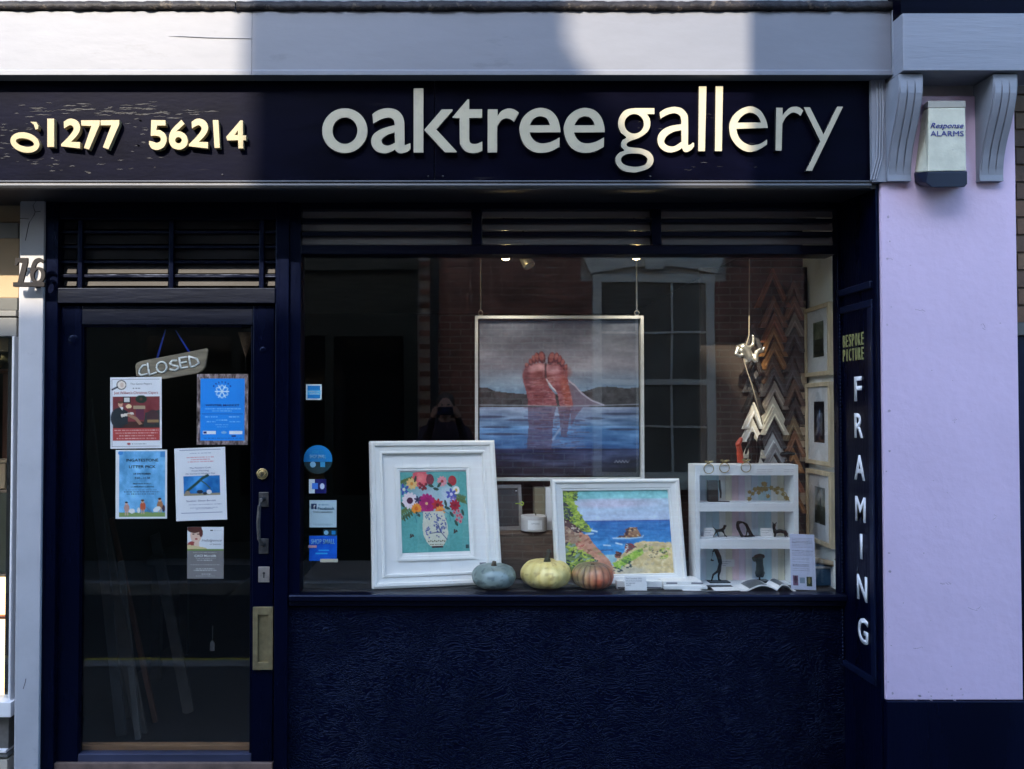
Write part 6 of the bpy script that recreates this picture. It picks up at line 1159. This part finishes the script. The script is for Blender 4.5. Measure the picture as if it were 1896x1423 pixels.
for cn, cx, lst in cols_:
    for i, (y, cl, hgt) in enumerate(lst):
        k = PX(YM); hw = 27 if cn == 'middle' else 22; th = 7 + (i % 3) * 1.5; big = 1.25 if (cn == 'middle' and i == 0) else 1
        ap = V(cx + (i * 7 % 5 - 2), y, YM); h_ = hgt * k; w_ = hw * k * big; tv = th * 2.6 * k; yy = YM + (i % 3) * .006 - .004
        o = build(MB().prism([(ap.x, ap.z), (ap.x + w_, ap.z - h_), (ap.x + w_ - th * k * 1.35, ap.z - h_), (ap.x, ap.z - tv), (ap.x - w_ + th * k * 1.35, ap.z - h_), (ap.x - w_, ap.z - h_)], (), yy, yy + .02), 'frame_corner_sample', mat('sample_' + cl, CC[cl], .42, var=.2, vscale=25), None, bevel=.0015)
        e_ = k * 1.6; build(MB().prism([(ap.x, ap.z - tv * .62), (ap.x + w_ * .66, ap.z - tv * .62 - h_ * .66 + e_), (ap.x + w_ * .66 - e_ * 1.4, ap.z - tv * .62 - h_ * .66 + e_), (ap.x, ap.z - tv * .62 - e_ * 2.4), (ap.x - w_ * .66 + e_ * 1.4, ap.z - tv * .62 - h_ * .66 + e_), (ap.x - w_ * .66, ap.z - tv * .62 - h_ * .66 + e_)], (), yy - .002, yy - .0002), 'inner_bead', mat('bead_' + cl, tuple(min(1, q * 1.7 + .01) for q in CC[cl]), .4, var=.15), o, local=True)
        tag(o, '%s V-shaped frame corner sample, %s of the %s column' % ({'white': 'white', 'red': 'orange red'}.get(cl, cl), ordn[i], cn), 'frame sample', 'frame corner samples on the dark board')
# pale raw ends of the right hand samples
ends = [(556, 30), (684, 34), (726, 12), (742, 26), (770, 18), (790, 16), (808, 20), (832, 22), (910, 24), (990, 26)]
for i, (y, h_) in enumerate(ends):
    p = V(1489 + (i % 2) * 2, y, YM); o = build(MB().box(p.x - .013, p.x + .013, YM + .012, YM + .034, p.z - h_ * PX(YM), p.z), 'sample_end', mat('raw_wood_end', (.42, .32, .21), .7, var=.2, vscale=40), None, bevel=.002); tag(o, 'pale raw wood block, %s down the right edge of the sample board' % ordn[i], 'frame sample', 'raw sample ends on the dark board')

# ================================================================== CLIMBING FIGURE ON A ROPE
Yk = 3.80; S2 = 3.556; zk = lambda x, y: (1340 + x / S2, 480 + y / S2)
def zz2(*q): return [zk(a, b) + (d, r) for a, b, d, r in q]
cl = fig3('climber_figurine', 'silver climbing figure hanging upside down on a rope above the cabinet', 'figurine',
   [zz2((95, 580, 0, 5), (130, 575, 0, 7), (155, 600, 0, 7.5), (170, 640, 0, 7.5)), zz2((90, 585, -4, 4.6), (72, 625, -6, 3.2), (100, 636, -7, 2.8), (125, 628, -7, 2.6)), zz2((110, 600, -6, 4.4), (118, 622, -6, 3.6)),
    zz2((150, 640, 4, 5.6), (150, 675, 3, 4.2), (165, 668, 2, 3.4)), zz2((175, 640, 0, 6.2), (205, 665, -3, 5.2), (210, 610, -4, 3.8), (235, 590, -4, 3.2)), zz2((210, 610, -4, 3.6), (250, 605, -4, 2.8), (262, 580, -4, 2.6)), zz2((165, 585, 2, 4.6), (195, 560, 2, 3.2), (198, 515, 2, 2.8), (194, 502, 2, 2.4))], Yk, SILVER, vox=.0026)
a = V(*zk(170, 500), Yk); b = V(*zk(125, 640), Yk); c_ = V(*zk(150, 730), Yk); d_ = V(*zk(185, 822), Yk); e_ = V(*zk(262, 1085), Yk)
build(MB().tube([(a.x + .01, Yk + .012, 2.538), (a.x, Yk + .006, a.z), (b.x + .02, Yk + .012, (a.z + b.z) / 2), (b.x, Yk - .006, b.z), (c_.x, Yk - .004, c_.z), (d_.x, Yk, d_.z), (e_.x, Yk + .01, e_.z)], .0026, 7), 'rope', mat('pale_rope', (.36, .31, .24), .8), cl, smooth=True)
# dark bronze group standing on the cabinet behind the rings
bz = fig3('bronze_group', 'dark bronze pair of standing figures on top of the cabinet', 'figurine', [zz2((180, 1330, 0, 4), (185, 1260, 0, 5.5), (178, 1195, 0, 7), (185, 1165, 0, 4), (190, 1148, 0, 4.2)), zz2((200, 1330, 0, 3.6), (205, 1265, 0, 4.5), (195, 1200, 0, 6)), zz2((225, 1330, 3, 3.4), (232, 1265, 3, 4.5), (240, 1200, 3, 5), (245, 1165, 3, 4)), zz2((178, 1190, -3, 3.4), (150, 1240, -4, 2.6), (140, 1275, -4, 2.2)), zz2((245, 1190, 0, 3), (262, 1250, 0, 2.4))], YK + .06, BRONZE, vox=.003, stand=kz1 + .001)
gl = fig3('bronze_bowl', 'dark oval bronze piece on the right end of the cabinet top', 'figurine', [zz2((385, 1285, 0, 4.5), (420, 1282, 0, 5.5), (462, 1280, 0, 3)), zz2((420, 1285, 0, 3), (425, 1335, 0, 2.4)), zz2((400, 1338, 0, 2), (450, 1338, 0, 2))], YK + .07, BRONZE, vox=.003, stand=kz1 + .001)
rd = fig3('red_figurine', 'orange red standing figurine on the cabinet top left of the bronze pair', 'figurine', [zz2((118, 1320, 0, 4.2), (105, 1250, 0, 5.2), (95, 1205, 0, 5), (112, 1175, 0, 4.2)), zz2((95, 1205, -3, 3), (80, 1215, -3, 2.2)), zz2((100, 1320, 0, 3.4), (98, 1260, 0, 4))], YK + .06, mat('orange_red_glaze', (.50, .06, .025), .3, var=.2), vox=.003, stand=kz1 + .001)

# ================================================================== SPOT LAMPS
LMP = mat_emit('lit_lamp_glass', (1.0, .80, .42), 9.)
for px, py, lit, lab in ((936, 473, True, 'lit spot lamp at the window top above the feet painting left cord'), (1178, 472, True, 'lit spot lamp at the window top beside the right cord'), (980, 492, False, 'unlit silver spot lamp between the two lit ones')):
    Y = 3.80 if lit else 3.9; p = V(px, py, Y); t = thing('spot_lamp', lab, 'lamp', (p.x, Y, 2.538), group='ceiling spot lamps')
    d = Vector((.10, -.10, -.9) if lit else (.35, -.3, -.7)).normalized(); tip = Vector(p); bk_ = tip - d * .07
    build(MB().tube([bk_, bk_ + d * .02, tip], [.016, .026, .030], 14), 'head', mat('black_lamp_metal', (.02, .02, .022), .4, .5) if lit else SILVER, t); build(MB().tube([bk_ + d * .02, (bk_.x, bk_.y, 2.538)], .005, 8), 'arm', STEEL, t)
    build(MB().tube([tip + d * .0005, tip + d * .004], [.027, .022], 14), 'bulb', LMP if lit else mat('dead_bulb', (.3, .3, .28), .2), t)
    if lit:
        build(MB().ball(tip + d * .010, (.020, .020, .012), 14, 8), 'lens', LMP, t, smooth=True)
        ld = bpy.data.lights.new('spot_light', 'SPOT'); ld.energy = 1.6; ld.color = (1, .90, .74); ld.spot_size = R(120); ld.spot_blend = .6; ld.shadow_soft_size = .03
        lo = bpy.data.objects.new('spot_light', ld); COL.objects.link(lo); lo.parent = t; lo.location = tip + d * .030 - Vector((p.x, Y, 2.538)); lo.rotation_euler = d.to_track_quat('-Z', 'Y').to_euler()

# ================================================================== THE PHOTOGRAPHER, MIRRORED IN THE GLASS
P = thing('person', 'person in dark purple coat holding up a phone, mirrored in the shop window', 'person', (0, -.42, 0))
COAT = mat('dark_purple_coat', (.025, .008, .02), .8, var=.2); SKN = mat('skin', (.42, .23, .17), .5, var=.08); TRS = mat('dark_trousers', (.012, .013, .02), .8); HAIR = mat('brown_hair', (.05, .03, .02), .6, var=.3, vscale=40)
b = MB()
b.chain([(0, -.42, .92, .155), (0, -.42, 1.08, .15), (0, -.42, 1.25, .165), (0, -.42, 1.38, .14), (0, -.41, 1.47, .07)], 16)
for s_ in (-1, 1):
    b.chain([(s_ * .06, -.42, 1.40, .10), (s_ * .175, -.41, 1.40, .068), (s_ * .25, -.30, 1.24, .052), (s_ * .21, -.24, 1.22, .05), (s_ * .125, -.09, 1.50, .036), (s_ * .112, -.07, 1.535, .032)], 12)
build(b, 'coat', COAT, P, remesh=.016)
b = MB()
for s_ in (-1, 1): b.chain([(s_ * .08, -.42, .95, .11), (s_ * .095, -.41, .52, .07), (s_ * .10, -.43, .10, .05)], 12)
build(b, 'trousers', TRS, P, remesh=.016)
for s_ in (-1, 1): build(MB().chain([(s_ * .10, -.46, .045, .045), (s_ * .11, -.36, .04, .045), (s_ * .115, -.28, .034, .034)], 12), 'shoe', BLACK, P, remesh=.01)
b = MB().ball((0, -.36, 1.645), (.076, .098, .115), 18, 14).ball((0, -.29, 1.60), (.055, .045, .05), 14, 10).chain([(0, -.40, 1.46, .052), (0, -.385, 1.56, .05)], 12).chain([(0, -.262, 1.655, .010), (0, -.245, 1.628, .014)], 8).ball((-.078, -.365, 1.64), (.012, .02, .032), 8, 6).ball((.078, -.365, 1.64), (.012, .02, .032), 8, 6)
build(b, 'head', SKN, P, remesh=.006)
for s_ in (-1, 1): build(MB().ball((s_ * .03, -.263, 1.655), (.012, .008, .007), 10, 8), 'eye', BLACK, P, smooth=True)
build(MB().ball((0, -.249, 1.585), (.024, .006, .006), 10, 6), 'mouth', mat('lip', (.35, .12, .1), .5), P, smooth=True)
build(MB().ball((0, -.385, 1.685), (.092, .105, .095), 18, 12).ball((0, -.43, 1.62), (.085, .07, .12), 16, 12).ball((-.075, -.39, 1.62), (.022, .05, .09), 10, 8).ball((.075, -.39, 1.62), (.022, .05, .09), 10, 8), 'hair', HAIR, P, remesh=.008)
for s_ in (-1, 1):
    h = MB().chain([(s_ * .110, -.068, 1.545, .025), (s_ * .104, -.062, 1.575, .027), (s_ * .100, -.06, 1.60, .025)], 10)
    for i, (dz, r_) in enumerate(((.030, .0085), (.012, .009), (-.006, .009), (-.024, .008))):
        h.chain([(s_ * .100, -.055, 1.59 + dz * .8, .011), (s_ * .097, -.028, 1.60 + dz, r_), (s_ * .086, -.017, 1.602 + dz, r_), (s_ * .074, -.0165, 1.602 + dz, r_ * .85)], 8)
    h.chain([(s_ * .104, -.066, 1.57, .013), (s_ * .085, -.058, 1.565, .010), (s_ * .070, -.050, 1.572, .009)], 8)
    build(h, 'hand', SKN, P, remesh=.0035)
ph = thing('phone', 'dark blue phone held up by the photographer, mirrored in the shop window', 'phone', (0, -.035, 1.56)); build(MB().box(-.080, .080, -.040, -.0305, 1.563, 1.637), 'body', mat('dark_blue_phone', (.015, .03, .09), .3), ph, bevel=.004); build(MB().box(-.072, -.040, -.0304, -.027, 1.60, 1.632), 'camera_bump', BLACK, ph, bevel=.003)

flush_texts()
